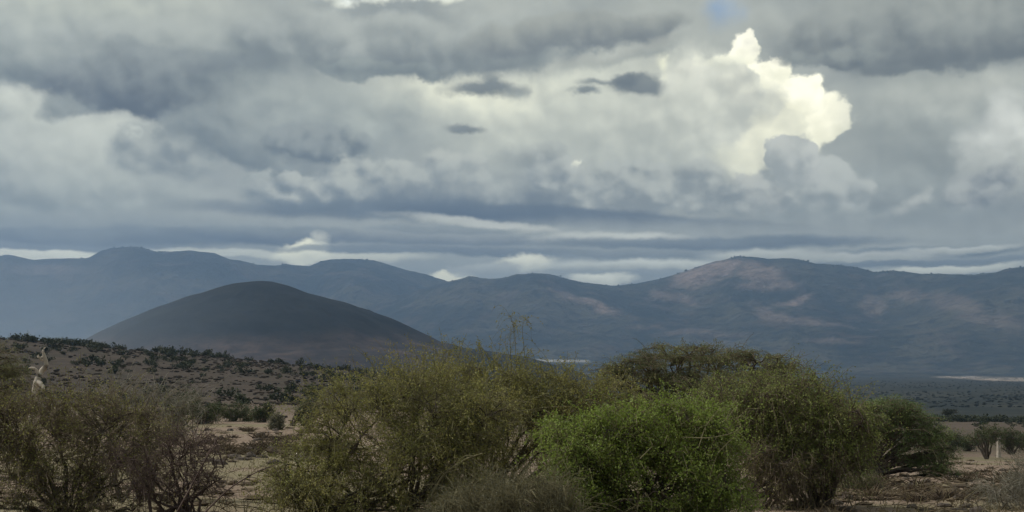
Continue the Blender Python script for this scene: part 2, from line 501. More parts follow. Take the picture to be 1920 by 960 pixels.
ang = np.concatenate([np.linspace(-math.pi, -0.75, 60)[:-1], np.linspace(-0.75, -0.42, 40)[:-1], np.linspace(-0.42, 0.42, 420)[:-1],
                      np.linspace(0.42, 0.75, 40)[:-1], np.linspace(0.75, math.pi, 60)[:-1]])
rad = np.exp(np.linspace(math.log(1.5), math.log(17500.0), 260))
A, R_ = np.meshgrid(ang, rad)
X = R_ * np.sin(A); Y = R_ * np.cos(A); Zg = ground_z(X, Y)
lr = np.log(R_)
# cover: 0 bare earth .. 1 thick scrub of the low plain; sand: pale open strip far out on the right
scrub = sstep(math.log(620), math.log(800), lr) + 0 * A
scrub = np.where(A < -0.02, sstep(math.log(760), math.log(950), lr), scrub)
hill = (1 - sstep(-0.12, 0.02, A)) * sstep(math.log(170), math.log(330), lr) * (1 - scrub)
hill = np.maximum(hill, sstep(math.log(120), math.log(320), lr) * (1 - scrub) * 0.8)
pxs = 960 + F * np.tan(np.clip(A, -1.2, 1.2)); pys = HZ - F * (Zg - EYE) / np.maximum(Y, 1)
strip_c = 706 + (pxs - 1770) * 0.036 + 1.6 * fbm(pxs / 60, pys * 0, 21, 3)
sand = (Y > 0) * sstep(4.8, 1.8, np.abs(pys - strip_c)) * sstep(1735, 1800, pxs + 25 * fbm(pxs / 40, pys / 6, 4, 2)) * sstep(-0.55, 0.05, fbm(X / 90, Y / 260, 31, 3))
grass_at = sstep(-0.1, 0.5, fbm(X / 11, Y / 11, 41, 4)) * (1 - scrub)
verts = np.stack([X, Y, Zg], -1).reshape(-1, 3)
m_ground, N, o = material('savanna_ground')
ps = wpos(N)
n1 = N.noise(ps, 0.9, 6, 0.62)[0]; n2 = N.noise(ps, 7.0, 5, 0.65)[0]; n3 = N.noise(ps, 0.08, 5, 0.6)[0]; n4 = N.noise(ps, 0.012, 6, 0.62)[0]
soil = N.mix(N.ramp(n1, 0.35, 0.68), (0.190, 0.138, 0.104), (0.290, 0.224, 0.172))
soil = N.mix(N.m('MULTIPLY', N.ramp(n2, 0.50, 0.66), 0.75), soil, (0.080, 0.058, 0.044))
soil = N.mix(N.m('MULTIPLY', N.ramp(N.m('ADD', n1, attr(N, 'grass')), 0.75, 1.3), 0.7), soil, (0.185, 0.165, 0.095))
hillc = N.mix(N.ramp(n3, 0.35, 0.65), (0.030, 0.025, 0.021), (0.060, 0.045, 0.037))
hillc = N.mix(N.m('MULTIPLY', N.ramp(n1, 0.48, 0.62), 0.5), hillc, (0.036, 0.034, 0.025))
soil = N.mix(N.m('MULTIPLY', attr(N, 'hill'), 0.92), soil, hillc)
sc = N.mix(N.ramp(n4, 0.42, 0.60), (0.018, 0.022, 0.020), (0.042, 0.042, 0.034))
sc = N.mix(N.m('MULTIPLY', N.ramp(n3, 0.5, 0.7), 0.6), sc, (0.018, 0.024, 0.018))
soil = N.mix(attr(N, 'scrub'), soil, sc)
specks = N.ramp(N.noise(N.v('MULTIPLY', ps, (1, 0.3, 1)), 0.045, 5, 0.7)[0], 0.42, 0.56)
soil = N.mix(N.m('MULTIPLY', attr(N, 'sand'), specks), soil, (0.46, 0.38, 0.32))
bsdf(N, o, soil, 0.95, 0.1, bump=N.m('ADD', n1, N.m('MULTIPLY', n2, 0.35)), bump_d=0.18, bump_s=0.8)
g = obj('ground', mesh_from('ground', verts, [grid_faces(len(rad), len(ang), True)], m_ground,
        attrs={'scrub': scrub, 'hill': hill, 'sand': sand, 'grass': grass_at}))
tag(g, kind='structure')

# ------------------------------------------------------------------ mountain ranges
RIDGE = np.array([(-700, 520), (-500, 500), (-350, 512), (-200, 490), (-90, 496), (0, 480), (15, 477), (40, 483), (65, 487), (100, 485), (165, 484), (190, 470), (215, 464),
    (245, 463), (275, 466), (290, 472), (320, 472), (355, 469), (400, 474), (430, 486), (460, 490), (480, 496), (515, 498), (535, 495), (580, 499), (600, 490),
    (620, 486), (660, 485), (700, 488), (735, 498), (770, 508), (800, 515), (840, 527), (900, 545), (1000, 575), (1150, 610), (1400, 650), (1900, 680), (2800, 690)], float)
RIDGE2 = np.array([(-800, 690), (300, 660), (600, 590), (740, 553), (820, 533), (840, 528), (862, 523), (880, 517), (905, 522), (940, 522), (965, 515), (1000, 512), (1030, 514), (1060, 522), (1090, 529),
    (1115, 532), (1150, 536), (1190, 532), (1230, 524), (1260, 517), (1300, 503), (1330, 493), (1360, 486), (1385, 481), (1410, 481), (1440, 485), (1480, 484), (1510, 489),
    (1530, 494), (1570, 497), (1600, 500), (1640, 510), (1680, 507), (1720, 513), (1780, 514), (1830, 515), (1870, 510), (1890, 503), (1920, 500), (2000, 492), (2150, 510), (2400, 495), (2800, 530)], float)

def range_mesh(name, ridge, r_base, r_ridge, r_back, mat, seed, ncol=760, foot_h=0.16, u_lim=(-0.75, 0.75)):
    a = np.linspace(u_lim[0], u_lim[1], ncol)
    px = 960 + F * np.tan(a)
    py = np.interp(px, ridge[:, 0], ridge[:, 1])
    wob = r_ridge * (1 + 0.05 * fbm(a * 9, a * 0, seed + 50, 3))          # the crest wanders nearer and farther
    py = py + 0.9 * fbm(px / 9.0, px * 0, seed + 7, 3)
    H = (HZ - py) / F * wob * np.cos(a) + EYE
    tt = np.concatenate([np.linspace(0, 1, 118), np.linspace(1, 1.6, 10)[1:]])
    V, T, B = [], [], []
    rows = []
    for t in tt:
        rr = np.where(t <= 1, r_base + (wob - r_base) * t, wob + (r_back - r_ridge) * (t - 1) / 0.6)
        x = rr * np.sin(a); y = rr * np.cos(a)
        base = -37.0
        if t <= 1:
            sh = foot_h * t + (1 - foot_h) * sstep(0.30, 1.0, t) ** 1.35
        else:
            sh = 1 - sstep(1, 1.6, t)
        wx = x + 500 * fbm(x / 2600, y / 2600, seed + 3, 3); wy = y + 500 * fbm(x / 2600, y / 2600, seed + 4, 3)
        rg = ridged(wx / 2300, wy / 3600, seed, 6) - 0.62
        env = np.clip(t, 0, 1) ** 0.8 * (1 - np.clip(t, 0, 1) ** 5) if t <= 1 else 0.0
        z = base + (H - base) * (sh + (0.62 * rg) * env)
        fine = fbm(x / 160, y / 160, seed + 9, 4)
        z = z + 10 * fine * min(1.0, t * 2.0) * (1.0 if t < 0.97 else 0.4)
        # nothing in front stands over the crest line
        z = np.minimum(z, EYE + (H - EYE) * (rr / wob) * (0.985 if t < 0.97 else 1.0)) if t <= 1 else z
        if t == 0: z = np.full_like(z, -60.0)
        rows.append(np.stack([x, y, z], -1))
    P = np.stack(rows)
    pxv = 960 + F * P[..., 0] / P[..., 1]; pyv = HZ - F * (P[..., 2] - EYE) / P[..., 1]
    return P, pxv, pyv, tt

def blob(px, py, cx, cy, rx, ry, sl=0.0, seed=0):
    wx = px + 22 * fbm(px / 55, py / 28, 60 + seed, 4); wy = py + 9 * fbm(px / 45, py / 22, 70 + seed, 4)
    dxx = (wx - cx) / rx; dyy = (wy - cy - sl * (wx - cx)) / ry
    return sstep(1.25, 0.55, np.hypot(dxx, dyy))

m_mtn, N, o = material('mountain_slope')
ps = wpos(N)
na = N.noise(ps, 0.0016, 7, 0.6)[0]; nb = N.noise(ps, 0.011, 6, 0.65)[0]; nc = N.noise(ps, 0.0042, 6, 0.6)[0]
fo = N.mix(N.ramp(na, 0.40, 0.62), (0.022, 0.028, 0.023), (0.085, 0.078, 0.054))
fo = N.mix(N.m('MULTIPLY', N.ramp(nb, 0.50, 0.60), 0.8), fo, (0.008, 0.012, 0.010))
fo = N.mix(N.m('MULTIPLY', N.ramp(nc, 0.52, 0.66), 0.5), fo, (0.120, 0.090, 0.074))
bare = N.mix(N.ramp(nb, 0.40, 0.62), (0.33, 0.245, 0.205), (0.20, 0.145, 0.122))
fo = N.mix(attr(N, 'bare'), fo, bare)
fo = N.mix(attr(N, 'pan'), fo, (0.42, 0.40, 0.38))
fo = N.mix(attr(N, 'wood'), fo, (0.014, 0.019, 0.015))
bsdf(N, o, fo, 0.95, 0.05, bump=N.m('ADD', nb, N.m('MULTIPLY', nc, 2.0)), bump_d=55.0, bump_s=1.0)

P1, px1, py1, tt = range_mesh('far_range', RIDGE, 7000, 13800, 17000, m_mtn, 5)
z0 = np.zeros(px1.shape)
wood1 = sstep(0.80, 0.97, tt)[:, None] * sstep(-0.25, 0.15, fbm(px1 / 26, py1 / 14, 81, 4)) * 0.9
rb = 0.35 * blob(px1, py1, 90, 505, 80, 12, 0.0, 2)
o1 = obj('mountain_range', mesh_from('mountain_range', P1.reshape(-1, 3), [grid_faces(*px1.shape)], m_mtn, attrs={'bare': rb, 'pan': z0, 'wood': wood1}))
tag(o1, 'long blue mountain ridge behind the dark cone, forested along its crest', 'mountain', kind='structure')

P2, px2, py2, tt = range_mesh('near_range', RIDGE2, 6200, 12300, 16000, m_mtn, 15)
b2 = np.zeros(px2.shape)
for i, (cx, cy, rx, ry, sl, k) in enumerate([(1330, 508, 75, 20, -.25, .95), (1425, 510, 45, 22, .1, .75), (1440, 535, 60, 14, 0, .6), (1300, 530, 60, 10, -.2, .5), (1265, 560, 50, 9, .2, .5),
        (1490, 563, 45, 6, -.12, .85), (1110, 573, 62, 8, .28, .85), (1060, 556, 45, 8, .3, .5), (1450, 590, 35, 9, .15, .5), (1500, 600, 60, 8, .08, .5), (1550, 612, 40, 4, .1, .55), (1640, 575, 32, 22, 0, .42),
        (1700, 555, 60, 9, 0, .4), (1790, 570, 60, 16, .2, .38), (1860, 600, 60, 14, .1, .35), (1560, 640, 60, 5, 0, .4), (1330, 625, 90, 6, 0, .35), (1215, 615, 50, 5, 0, .3)]):
    b2 = np.maximum(b2, k * blob(px2, py2, cx, cy, rx, ry, sl, i))
pan = 1.0 * sstep(3.2, 1.2, np.abs(py2 - 676.5 - 0.012 * (px2 - 1050))) * sstep(58, 44, np.abs(px2 - 1052))
wood2 = sstep(0.86, 0.985, tt)[:, None] * sstep(-0.1, 0.25, fbm(px2 / 20, py2 / 12, 91, 4)) * sstep(1330, 1420, px2) * 0.9
wood2 = np.maximum(wood2, sstep(0.90, 1.0, tt)[:, None] * sstep(0.05, 0.4, fbm(px2 / 14, py2 / 12, 95, 3)) * 0.7)
b2 = b2 * (1 - wood2)
o2 = obj('mountain_range', mesh_from('mountain_range', P2.reshape(-1, 3), [grid_faces(*px2.shape)], m_mtn, attrs={'bare': b2, 'pan': pan, 'wood': wood2}))
tag(o2, 'broad mountain with pinkish bare slopes rising over the plain', 'mountain', kind='structure')

# woods that break the skyline: small crowns along the crests (too far to count)
def crown_lumps(centres, radii, heights, seed, nseg=6):
    r = np.random.default_rng(seed); n = len(centres)
    lv = [(-0.05, 0.55), (0.45, 1.0), (0.85, 0.62), (1.0, 0.0)]
    th = np.linspace(0, 2 * math.pi, nseg, endpoint=False)
    vs = np.zeros((n, 4 * nseg, 3))
    for k, (h, w) in enumerate(lv):
        jit = 1 + 0.35 * r.standard_normal((n, nseg))
        ph = th[None] + r.uniform(0, 6.28, (n, 1)) * 0
        vs[:, k * nseg:(k + 1) * nseg, 0] = centres[:, None, 0] + radii[:, None] * w * jit * np.cos(ph)
        vs[:, k * nseg:(k + 1) * nseg, 1] = centres[:, None, 1] + radii[:, None] * w * jit * np.sin(ph)
        vs[:, k * nseg:(k + 1) * nseg, 2] = centres[:, None, 2] + heights[:, None] * (h + 0.12 * r.standard_normal((n, nseg)) * (w > 0))
    f1 = grid_faces(4, nseg, True)
    fs = (f1[None] + (np.arange(n) * 4 * nseg)[:, None, None]).reshape(-1, 4)
    return vs.reshape(-1, 3), fs

m_wood, N, o = material('far_woods')
bsdf(N, o, N.mix(N.ramp(N.noise(wpos(N), 0.02, 3)[0], 0.4, 0.6), (0.014, 0.020, 0.014), (0.030, 0.036, 0.024)), 0.9, 0.05)

def crest_woods(P, pxv, tt, n, seed, dens, size=(5, 11)):
    r = np.random.default_rng(seed)
    i0, i1 = np.searchsorted(tt, 0.955), np.searchsorted(tt, 1.02)
    i = r.integers(i0, i1, n * 4); j = r.integers(0, P.shape[1], n * 4)
    keep = (r.uniform(0, 1, n * 4) < dens(pxv[i, j])) & (pxv[i, j] > -150) & (pxv[i, j] < 2070)
    i, j = i[keep][:n], j[keep][:n]
    c = P[i, j] + np.stack([r.normal(0, 8, len(i)), r.normal(0, 12, len(i)), np.full(len(i), -3.0)], 1)
    s = r.uniform(size[0], size[1], len(i))
    return crown_lumps(c, s * 1.1, s * r.uniform(1.0, 1.9, len(i)), seed)
d1 = lambda px: 0.04 + 0.96 * sstep(0.0, 0.35, fbm(px / 40, px * 0, 12, 3))
v1, f1 = crest_woods(P1, px1, tt, 800, 5, d1, (3, 9))
d2 = lambda px: np.where(px < 1370, 0.12, 0.9 * sstep(-0.2, 0.2, fbm(px / 34, px * 0, 14, 3)))
v2, f2 = crest_woods(P2, px2, tt, 700, 6, d2, (3, 9))
w = obj('forest', mesh_from('forest', np.concatenate([v1, v2]), [np.concatenate([f1, f2 + len(v1)])], m_wood))
tag(w, 'dark distant woods along the mountain crests', 'woods', kind='stuff')

# ------------------------------------------------------------------ volcanic cone
CD = 3200.0
k = CD / F
cR = np.array([(0, 527), (30, 528), (60, 536), (100, 550), (160, 567), (220, 587), (270, 606), (320, 630), (350, 645), (390, 657), (450, 661), (500, 669), (540, 680), (575, 691), (640, 712), (760, 726)], float)
cL = np.array([(0, 527), (40, 532), (80, 543), (130, 560), (180, 580), (230, 601), (280, 625), (310, 643), (350, 662), (420, 690), (520, 715), (640, 726)], float)
na_, nr_ = 260, 130
th = np.linspace(0, 2 * math.pi, na_, endpoint=False); rr = np.linspace(0.5, 780 * k, nr_)
TH, RR = np.meshgrid(th, rr)
wgt = (1 + np.cos(TH)) / 2
wgt = sstep(0.1, 0.9, wgt)
zr = EYE + (HZ - np.interp(RR / k, cR[:, 0], cR[:, 1])) * k; zl = EYE + (HZ - np.interp(RR / k, cL[:, 0], cL[:, 1])) * k
cx0, cy0 = (480 - 960) / F * CD, CD
Xc = cx0 + RR * np.cos(TH); Yc = cy0 + RR * np.sin(TH)
gul = (ridged(TH * 9 / 6.283 * 2 + 0.4 * fbm(RR / 150, TH * 2, 8, 3), RR / 420, 33, 4) - 0.6)
Zc = zr * wgt + zl * (1 - wgt)
Zc = Zc + 15 * gul * sstep(60, 320, RR) * (1 - sstep(700, 900, RR)) + 4.5 * fbm(Xc / 90, Yc / 90, 6, 5) * sstep(10, 120, RR)
Zc[-1] = -60
pyc = HZ - F * (Zc - EYE) / Yc
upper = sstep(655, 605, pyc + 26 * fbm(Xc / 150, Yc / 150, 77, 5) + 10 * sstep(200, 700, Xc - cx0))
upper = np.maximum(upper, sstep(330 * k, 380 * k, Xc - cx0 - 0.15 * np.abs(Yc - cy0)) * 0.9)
m_cone, N, o = material('cone_slope')
ps = wpos(N)
na = N.noise(ps, 0.02, 6, 0.62)[0]; nb = N.noise(ps, 0.12, 5, 0.65)[0]
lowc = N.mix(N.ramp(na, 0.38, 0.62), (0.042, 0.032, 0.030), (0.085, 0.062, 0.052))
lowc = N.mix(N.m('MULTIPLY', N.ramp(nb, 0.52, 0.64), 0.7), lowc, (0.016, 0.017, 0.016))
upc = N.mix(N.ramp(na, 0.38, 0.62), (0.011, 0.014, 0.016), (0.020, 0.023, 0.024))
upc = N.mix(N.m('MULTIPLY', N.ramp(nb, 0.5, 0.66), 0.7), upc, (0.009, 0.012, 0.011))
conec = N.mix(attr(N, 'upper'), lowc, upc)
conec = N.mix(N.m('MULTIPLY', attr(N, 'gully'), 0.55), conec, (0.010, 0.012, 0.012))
bsdf(N, o, conec, 0.95, 0.05, bump=na, bump_d=5.0, bump_s=0.8)
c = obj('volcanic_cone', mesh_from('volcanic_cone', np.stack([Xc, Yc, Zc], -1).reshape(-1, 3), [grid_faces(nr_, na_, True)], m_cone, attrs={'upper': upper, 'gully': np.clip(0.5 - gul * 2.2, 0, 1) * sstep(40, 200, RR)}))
tag(c, 'dark rounded volcanic cone with bare brownish foot beyond the shrubby hillside', 'hill', kind='structure')

# ------------------------------------------------------------------ the air between here and the mountains
HB = (-18500, 18500, -18500, 18500, -80, 1200)
hv = [(x, y, z) for z in HB[4:] for (x, y) in ((HB[0], HB[2]), (HB[1], HB[2]), (HB[1], HB[3]), (HB[0], HB[3]))]
hf = [(3, 2, 1, 0), (4, 5, 6, 7), (0, 1, 5, 4), (1, 2, 6, 5), (2, 3, 7, 6), (3, 0, 4, 7)]
m_haze = bpy.data.materials.new('haze'); m_haze.use_nodes = True
t = m_haze.node_tree; t.nodes.clear()
pv_ = t.nodes.new('ShaderNodeVolumePrincipled')
pv_.inputs['Color'].default_value = (0.44, 0.65, 1.0, 1)
pv_.inputs['Density'].default_value = 7.4e-5
pv_.inputs['Anisotropy'].default_value = 0.7
oo = t.nodes.new('ShaderNodeOutputMaterial'); t.links.new(pv_.outputs[0], oo.inputs['Volume'])
hz = obj('haze', mesh_from('haze', hv, [np.array(hf)], m_haze, smooth=False))
tag(hz, 'blue haze in the air over the plain', 'haze', kind='stuff')

# thin veil of rain mist drifting past the left flank of the cone
na_, nr_ = 48, 24
th = np.linspace(0, 2 * math.pi, na_, endpoint=False); ph = np.linspace(-math.pi / 2, math.pi / 2, nr_)
TH, PH = np.meshgrid(th, ph)
m_mist = bpy.data.materials.new('mist'); m_mist.use_nodes = True
N = NT(m_mist.node_tree); N.t.nodes.clear()
tcm = N.t.nodes.new('ShaderNodeTexCoord')
fall = N.ramp(N.v('LENGTH', tcm.outputs['Object']), 1.0, 0.0, 0.0, 4.2e-4)
pv_ = N.t.nodes.new('ShaderNodeVolumePrincipled')
pv_.inputs['Color'].default_value = (0.72, 0.84, 0.98, 1); pv_.inputs['Anisotropy'].default_value = 0.3
N.t.links.new(fall, pv_.inputs['Density'])
oo = N.t.nodes.new('ShaderNodeOutputMaterial'); N.t.links.new(pv_.outputs[0], oo.inputs['Volume'])
mi = obj('mist', mesh_from('mist', np.stack([np.cos(TH) * np.cos(PH), np.sin(TH) * np.cos(PH), np.sin(PH)], -1).reshape(-1, 3), [grid_faces(nr_, na_, True)], m_mist))
mi.location = ((-40 - 960) / F * 2500, 2500, 45); mi.scale = (620, 900, 260)
tag(mi, 'pale mist veiling the mountain and the left flank of the cone', 'mist', kind='stuff')

# ------------------------------------------------------------------ plants: builders
def tubes(paths, radii, sides=3):
    """paths (n,k,3), radii (n,k) -> verts, quads"""
    n, k_, _ = paths.shape
    tan = np.gradient(paths, axis=1)
    tan /= np.linalg.norm(tan, axis=2, keepdims=True) + 1e-9
    ref = np.where(np.abs(tan[..., 2:3]) > 0.9, np.array([1.0, 0, 0]), np.array([0, 0, 1.0]))
    u = np.cross(tan, ref); u /= np.linalg.norm(u, axis=2, keepdims=True) + 1e-9
    v = np.cross(tan, u)
    a = np.linspace(0, 2 * math.pi, sides, endpoint=False)
    ring = u[:, :, None] * np.cos(a)[None, None, :, None] + v[:, :, None] * np.sin(a)[None, None, :, None]
    P = paths[:, :, None] + ring * radii[:, :, None, None]
    f = grid_faces(k_, sides, True)
    fs = (f[None] + (np.arange(n) * k_ * sides)[:, None, None]).reshape(-1, 4)
    return P.reshape(-1, 3), fs

def bez(p0, p1, p2, k_):
    t = np.linspace(0, 1, k_)[None, :, None]
    return (1 - t) ** 2 * p0[:, None] + 2 * t * (1 - t) * p1[:, None] + t ** 2 * p2[:, None]

def leaves(pos, size, r, up=0.6, aspect=0.5, dirs=None):
    """one small pointed blade (two triangles, folded) per position"""
    n = len(pos)
    a = r.standard_normal((n, 3))
    if dirs is not None: a = a * 0.7 + dirs
    a /= np.linalg.norm(a, axis=1, keepdims=True)
    nrm = r.standard_normal((n, 3)) * (1 - up) + np.array([0, 0, 1.0]) * up
    b = np.cross(a, nrm); b /= np.linalg.norm(b, axis=1, keepdims=True) + 1e-9
    c = np.cross(a, b)
    L = (size * r.uniform(0.6, 1.35, n))[:, None]; Wd = L * aspect
    q = np.stack([pos, pos + a * L * 0.5 + b * Wd * 0.5 + c * L * 0.10, pos + a * L, pos + a * L * 0.5 - b * Wd * 0.5 + c * L * 0.10], 1)
    i = np.arange(n)[:, None] * 4
    return q.reshape(-1, 3), np.concatenate([i + np.array([0, 1, 2]), i + np.array([0, 2, 3])])

def merge(parts):
    vs, fs, o_ = [], [], 0
    for v, f in parts:
        vs.append(v); fs.append(f + o_); o_ += len(v)
    return np.concatenate(vs), np.concatenate(fs)

def lobe_points(lobes, n, r, inner=0.55, weight=None):
    """random points in the outer shell of ellipsoids ((cx,cy,cz),(rx,ry,rz)); returns points, outward dirs, lobe ids"""
    vol = np.array([l[1][0] * l[1][2] for l in lobes]); w = vol / vol.sum()
    j = r.choice(len(lobes), n, p=w)
    d_ = r.standard_normal((n, 3)); d_ /= np.linalg.norm(d_, axis=1, keepdims=True)
    C = np.array([l[0] for l in lobes])[j]; Rr = np.array([l[1] for l in lobes])[j]
    rad_ = inner + (1 - inner) * r.uniform(0, 1, n) ** 0.7
    return C + d_ * Rr * rad_[:, None], d_, j

def shrub(name, label, cat, group, base, lobes, mats, n_twig=2500, n_leaf=12, leaf=0.035, clump=0.28, n_clump=90, stems=4, stem_r=0.06,
          droop=0.10, aspect=0.5, shoots=40, shoot_len=0.8, seed=1, spread=0.35, up=0.5, flat=1.0, twig_r=0.006, leaf_spread=0.04, inner=0.5, bare=0.0,
          shoot_up=0.8, tint=(0.5, 0.22), limb_n=3, foot=0.0, extra=None):
    """A shrub or small tree: stems, branches and twigs that reach the foliage clumps of its crown lobes."""
    r = np.random.default_rng(seed)
    m_bark, m_twig, m_leaf = mats
    base = np.asarray(base, float)
    root = bpy.data.objects.new(name, None); root.empty_display_size = 0.3
    root.location = base; col.objects.link(root)
    tag(root, label, cat, group)
    L = [(np.asarray(c, float) - base, np.asarray(s, float)) for c, s in lobes]
    # main stems and limbs, one set per lobe
    limbs = []
    feet = np.stack([r.normal(0, spread, stems), r.normal(0, spread * 0.6, stems), np.full(stems, -0.08)], 1)
    for (c, s) in L:
        for _ in range(limb_n):
            f0 = feet[r.integers(stems)]
            e = c + r.normal(0, 0.33, 3) * s
            mid = f0 + (e - f0) * 0.45 + np.array([0, 0, abs(e[2]) * 0.18]) + r.normal(0, 0.14, 3) * np.linalg.norm(e - f0) * 0.5
            limbs.append((f0, mid, e))
    p0, p1, p2 = (np.array(q_) for q_ in zip(*limbs))
    kk = 10
    LP = bez(p0, p1, p2, kk)
    LP[:, 1:-1] += r.normal(0, 0.035, LP[:, 1:-1].shape)
    rl = stem_r * (0.7 + 0.5 * r.uniform(0, 1, (len(LP), 1))) * np.linspace(1, 0.30, kk)[None]
    parts = [tubes(LP, rl, 6)]
    # branches: from limbs out to the shell
    nb_ = max(40, n_clump)
    bp, bd, bj = lobe_points(L, nb_, r, 0.6)
    pool = LP[:, 3:].reshape(-1, 3)
    dist = ((bp[:, None] - pool[None]) ** 2).sum(2) * r.uniform(0.7, 1.3, (nb_, len(pool)))
    st = pool[dist.argmin(1)]
    md = (st + bp) / 2 + r.normal(0, 0.16, bp.shape) + np.array([0, 0, 0.12])
    BP = bez(st, md, bp, 7); BP[:, 1:-1] += r.normal(0, 0.02, BP[:, 1:-1].shape)
    parts.append(tubes(BP, stem_r * 0.30 * np.linspace(1, 0.35, 7)[None] * r.uniform(0.6, 1.3, (nb_, 1)), 4))
    v, f = merge(parts)
    obj('stem', mesh_from('stem', v, [f], m_bark), root)
    # twigs end in clumps round the branch tips, so the outline is uneven and has gaps
    cid = r.integers(0, nb_, n_twig)
    wq = r.uniform(0.35, 1.0, nb_)
    keep = r.uniform(0, 1, n_twig) < wq[cid]; cid = cid[keep]; nt = len(cid)
    csz = clump * r.uniform(0.6, 1.4, nb_)
    e = bp[cid] + r.standard_normal((nt, 3)) * csz[cid][:, None] * np.array([1, 1, flat])
    e[:, 2] = np.maximum(e[:, 2], foot + 0.02)
    pool = BP[:, 2:].reshape(nb_, -1, 3)
    s0 = pool[cid, r.integers(0, pool.shape[1], nt)]
    out_d = bd[cid]
    md = s0 + (e - s0) * 0.5 + np.array([0, 0, 1.0]) * r.uniform(0, 0.5, (nt, 1)) * np.linalg.norm(e - s0, axis=1, keepdims=True) * 0.6
    tip = e + np.array([0, 0, -1.0]) * droop * r.uniform(0, 1.5, (nt, 1)) + r.normal(0, 0.05, e.shape)
    TP = np.concatenate([bez(s0, md, e, 4), tip[:, None]], 1)
    tr_ = twig_r * np.linspace(1, 0.45, 3)[None] * r.uniform(0.6, 1.4, (nt, 1))
    tw = [tubes(TP[:, [0, 2, 4]], tr_, 3)]
    ctint = r.normal(tint[0], tint[1], nb_)
    lp, lt, ld = [], [], []
    if n_leaf:
        nl = r.integers(max(1, n_leaf // 2), n_leaf + n_leaf // 2 + 1, nt)
        nl = np.where(r.uniform(0, 1, nt) < bare, 0, nl)
        ii = np.repeat(np.arange(nt), nl)
        tpar = r.uniform(1.2, 4.0, len(ii)); k0 = np.minimum(tpar.astype(int), 3); fr = (tpar - k0)[:, None]
        lp.append(TP[ii, k0] * (1 - fr) + TP[ii, k0 + 1] * fr + r.normal(0, leaf_spread, (len(ii), 3)))
        lt.append(np.clip(ctint[cid][ii] + r.normal(0, 0.09, len(ii)), 0, 0.9))
    # long whippy shoots that stand out of the crown
    if shoots:
        sp, sd, sj = lobe_points(L, shoots * 6, r, 0.8)
        order = np.argsort(-(sp[:, 2] + r.normal(0, 0.35, len(sp))))[:shoots]
        sp, sd = sp[order], sd[order]
        dr = sd * np.array([0.8, 0.5, 0.35]) + np.array([0, 0, shoot_up]) + r.normal(0, 0.35, sp.shape)
        dr /= np.linalg.norm(dr, axis=1, keepdims=True)
        ln = shoot_len * r.uniform(0.4, 1.2, (shoots, 1))
        p1_ = sp + dr * ln * 0.7
        p2_ = sp + dr * ln + np.array([0, 0, -1]) * ln * r.uniform(0, 0.5, (shoots, 1)) + sd * np.array([1, 1, 0]) * ln * 0.25
        SP = bez(sp - dr * 0.2, p1_, p2_, 7)
        tw.append(tubes(SP, twig_r * 1.1 * np.linspace(1, 0.5, 7)[None] * np.ones((shoots, 1)), 3))
        if n_leaf:
            m_ = max(6, int(n_leaf * 1.1))
            ii = np.repeat(np.arange(shoots), m_); tp = r.uniform(0.5, 6.0, len(ii)); k0 = np.minimum(tp.astype(int), 5); fr = (tp - k0)[:, None]
            lp.append(SP[ii, k0] * (1 - fr) + SP[ii, k0 + 1] * fr + r.normal(0, leaf_spread * 0.6, (len(ii), 3)))
            lt.append(np.clip(r.normal(tint[0], tint[1] * 0.7, len(ii)), 0, 0.85))
    if extra is not None:
        # single branches read off the photograph: lists of points (relative to the base) with thickness and side twigs
        for (pts, th_, nside, slen, nlf) in extra:
            pts = np.asarray(pts, float) - base
            par = np.linspace(0, len(pts) - 1, 14); i0 = np.minimum(par.astype(int), len(pts) - 2); fr = (par - i0)[:, None]
            pth = pts[i0] * (1 - fr) + pts[i0 + 1] * fr
            pth[1:-1] = (pth[:-2] + pth[2:] + 2 * pth[1:-1]) / 4
            tw.append(tubes(pth[None], (th_ * np.linspace(1, 0.4, 14))[None], 4))
            if nside:
                si = r.uniform(4, 13, nside); i0 = np.minimum(si.astype(int), 12)
                q0 = pth[i0]; dr = r.standard_normal((nside, 3)) * np.array([1, 0.8, 0.5]); dr /= np.linalg.norm(dr, axis=1, keepdims=True)
                ln = slen * r.uniform(0.4, 1.1, (nside, 1))
                SP = bez(q0, q0 + dr * ln * 0.6 + np.array([0, 0, 0.25]) * ln, q0 + dr * ln + np.array([0, 0, -0.55]) * ln, 6)
                tw.append(tubes(SP, th_ * 0.42 * np.linspace(1, 0.5, 6)[None] * np.ones((nside, 1)), 3))
                if nlf:
                    ii = np.repeat(np.arange(nside), nlf); tp = r.uniform(0.8, 5.0, len(ii)); k0 = np.minimum(tp.astype(int), 4); fr = (tp - k0)[:, None]
                    lp.append(SP[ii, k0] * (1 - fr) + SP[ii, k0 + 1] * fr + r.normal(0, leaf_spread * 0.6, (len(ii), 3)))
                    lt.append(np.clip(r.normal(tint[0], tint[1], len(ii)), 0, 1))
    v, f = merge(tw)
    obj('twigs', mesh_from('twigs', v, [f], m_twig), root)
    if lp:
        pos = np.concatenate(lp); tn = np.concatenate(lt)
        pos[:, 2] = np.maximum(pos[:, 2], foot)
        v, f = leaves(pos, np.full(len(pos), leaf), r, up, aspect)
        obj('foliage', mesh_from('foliage', v, [f], m_leaf, smooth=False, attrs={'tint': np.repeat(tn, 4)}), root)
    return root

def lobes_px(dist, spec):
    """(px, py, rx_px, ry_px, depth offset, depth radius) -> ellipsoids"""
    out_ = []
    for (px, py, rx, ry, dd, dr) in spec:
        D = dist + dd
        out_.append((pix(px, py, D), (rx * D / F, dr, ry * D / F)))
    return out_

def col3(h):
    return lin(h)

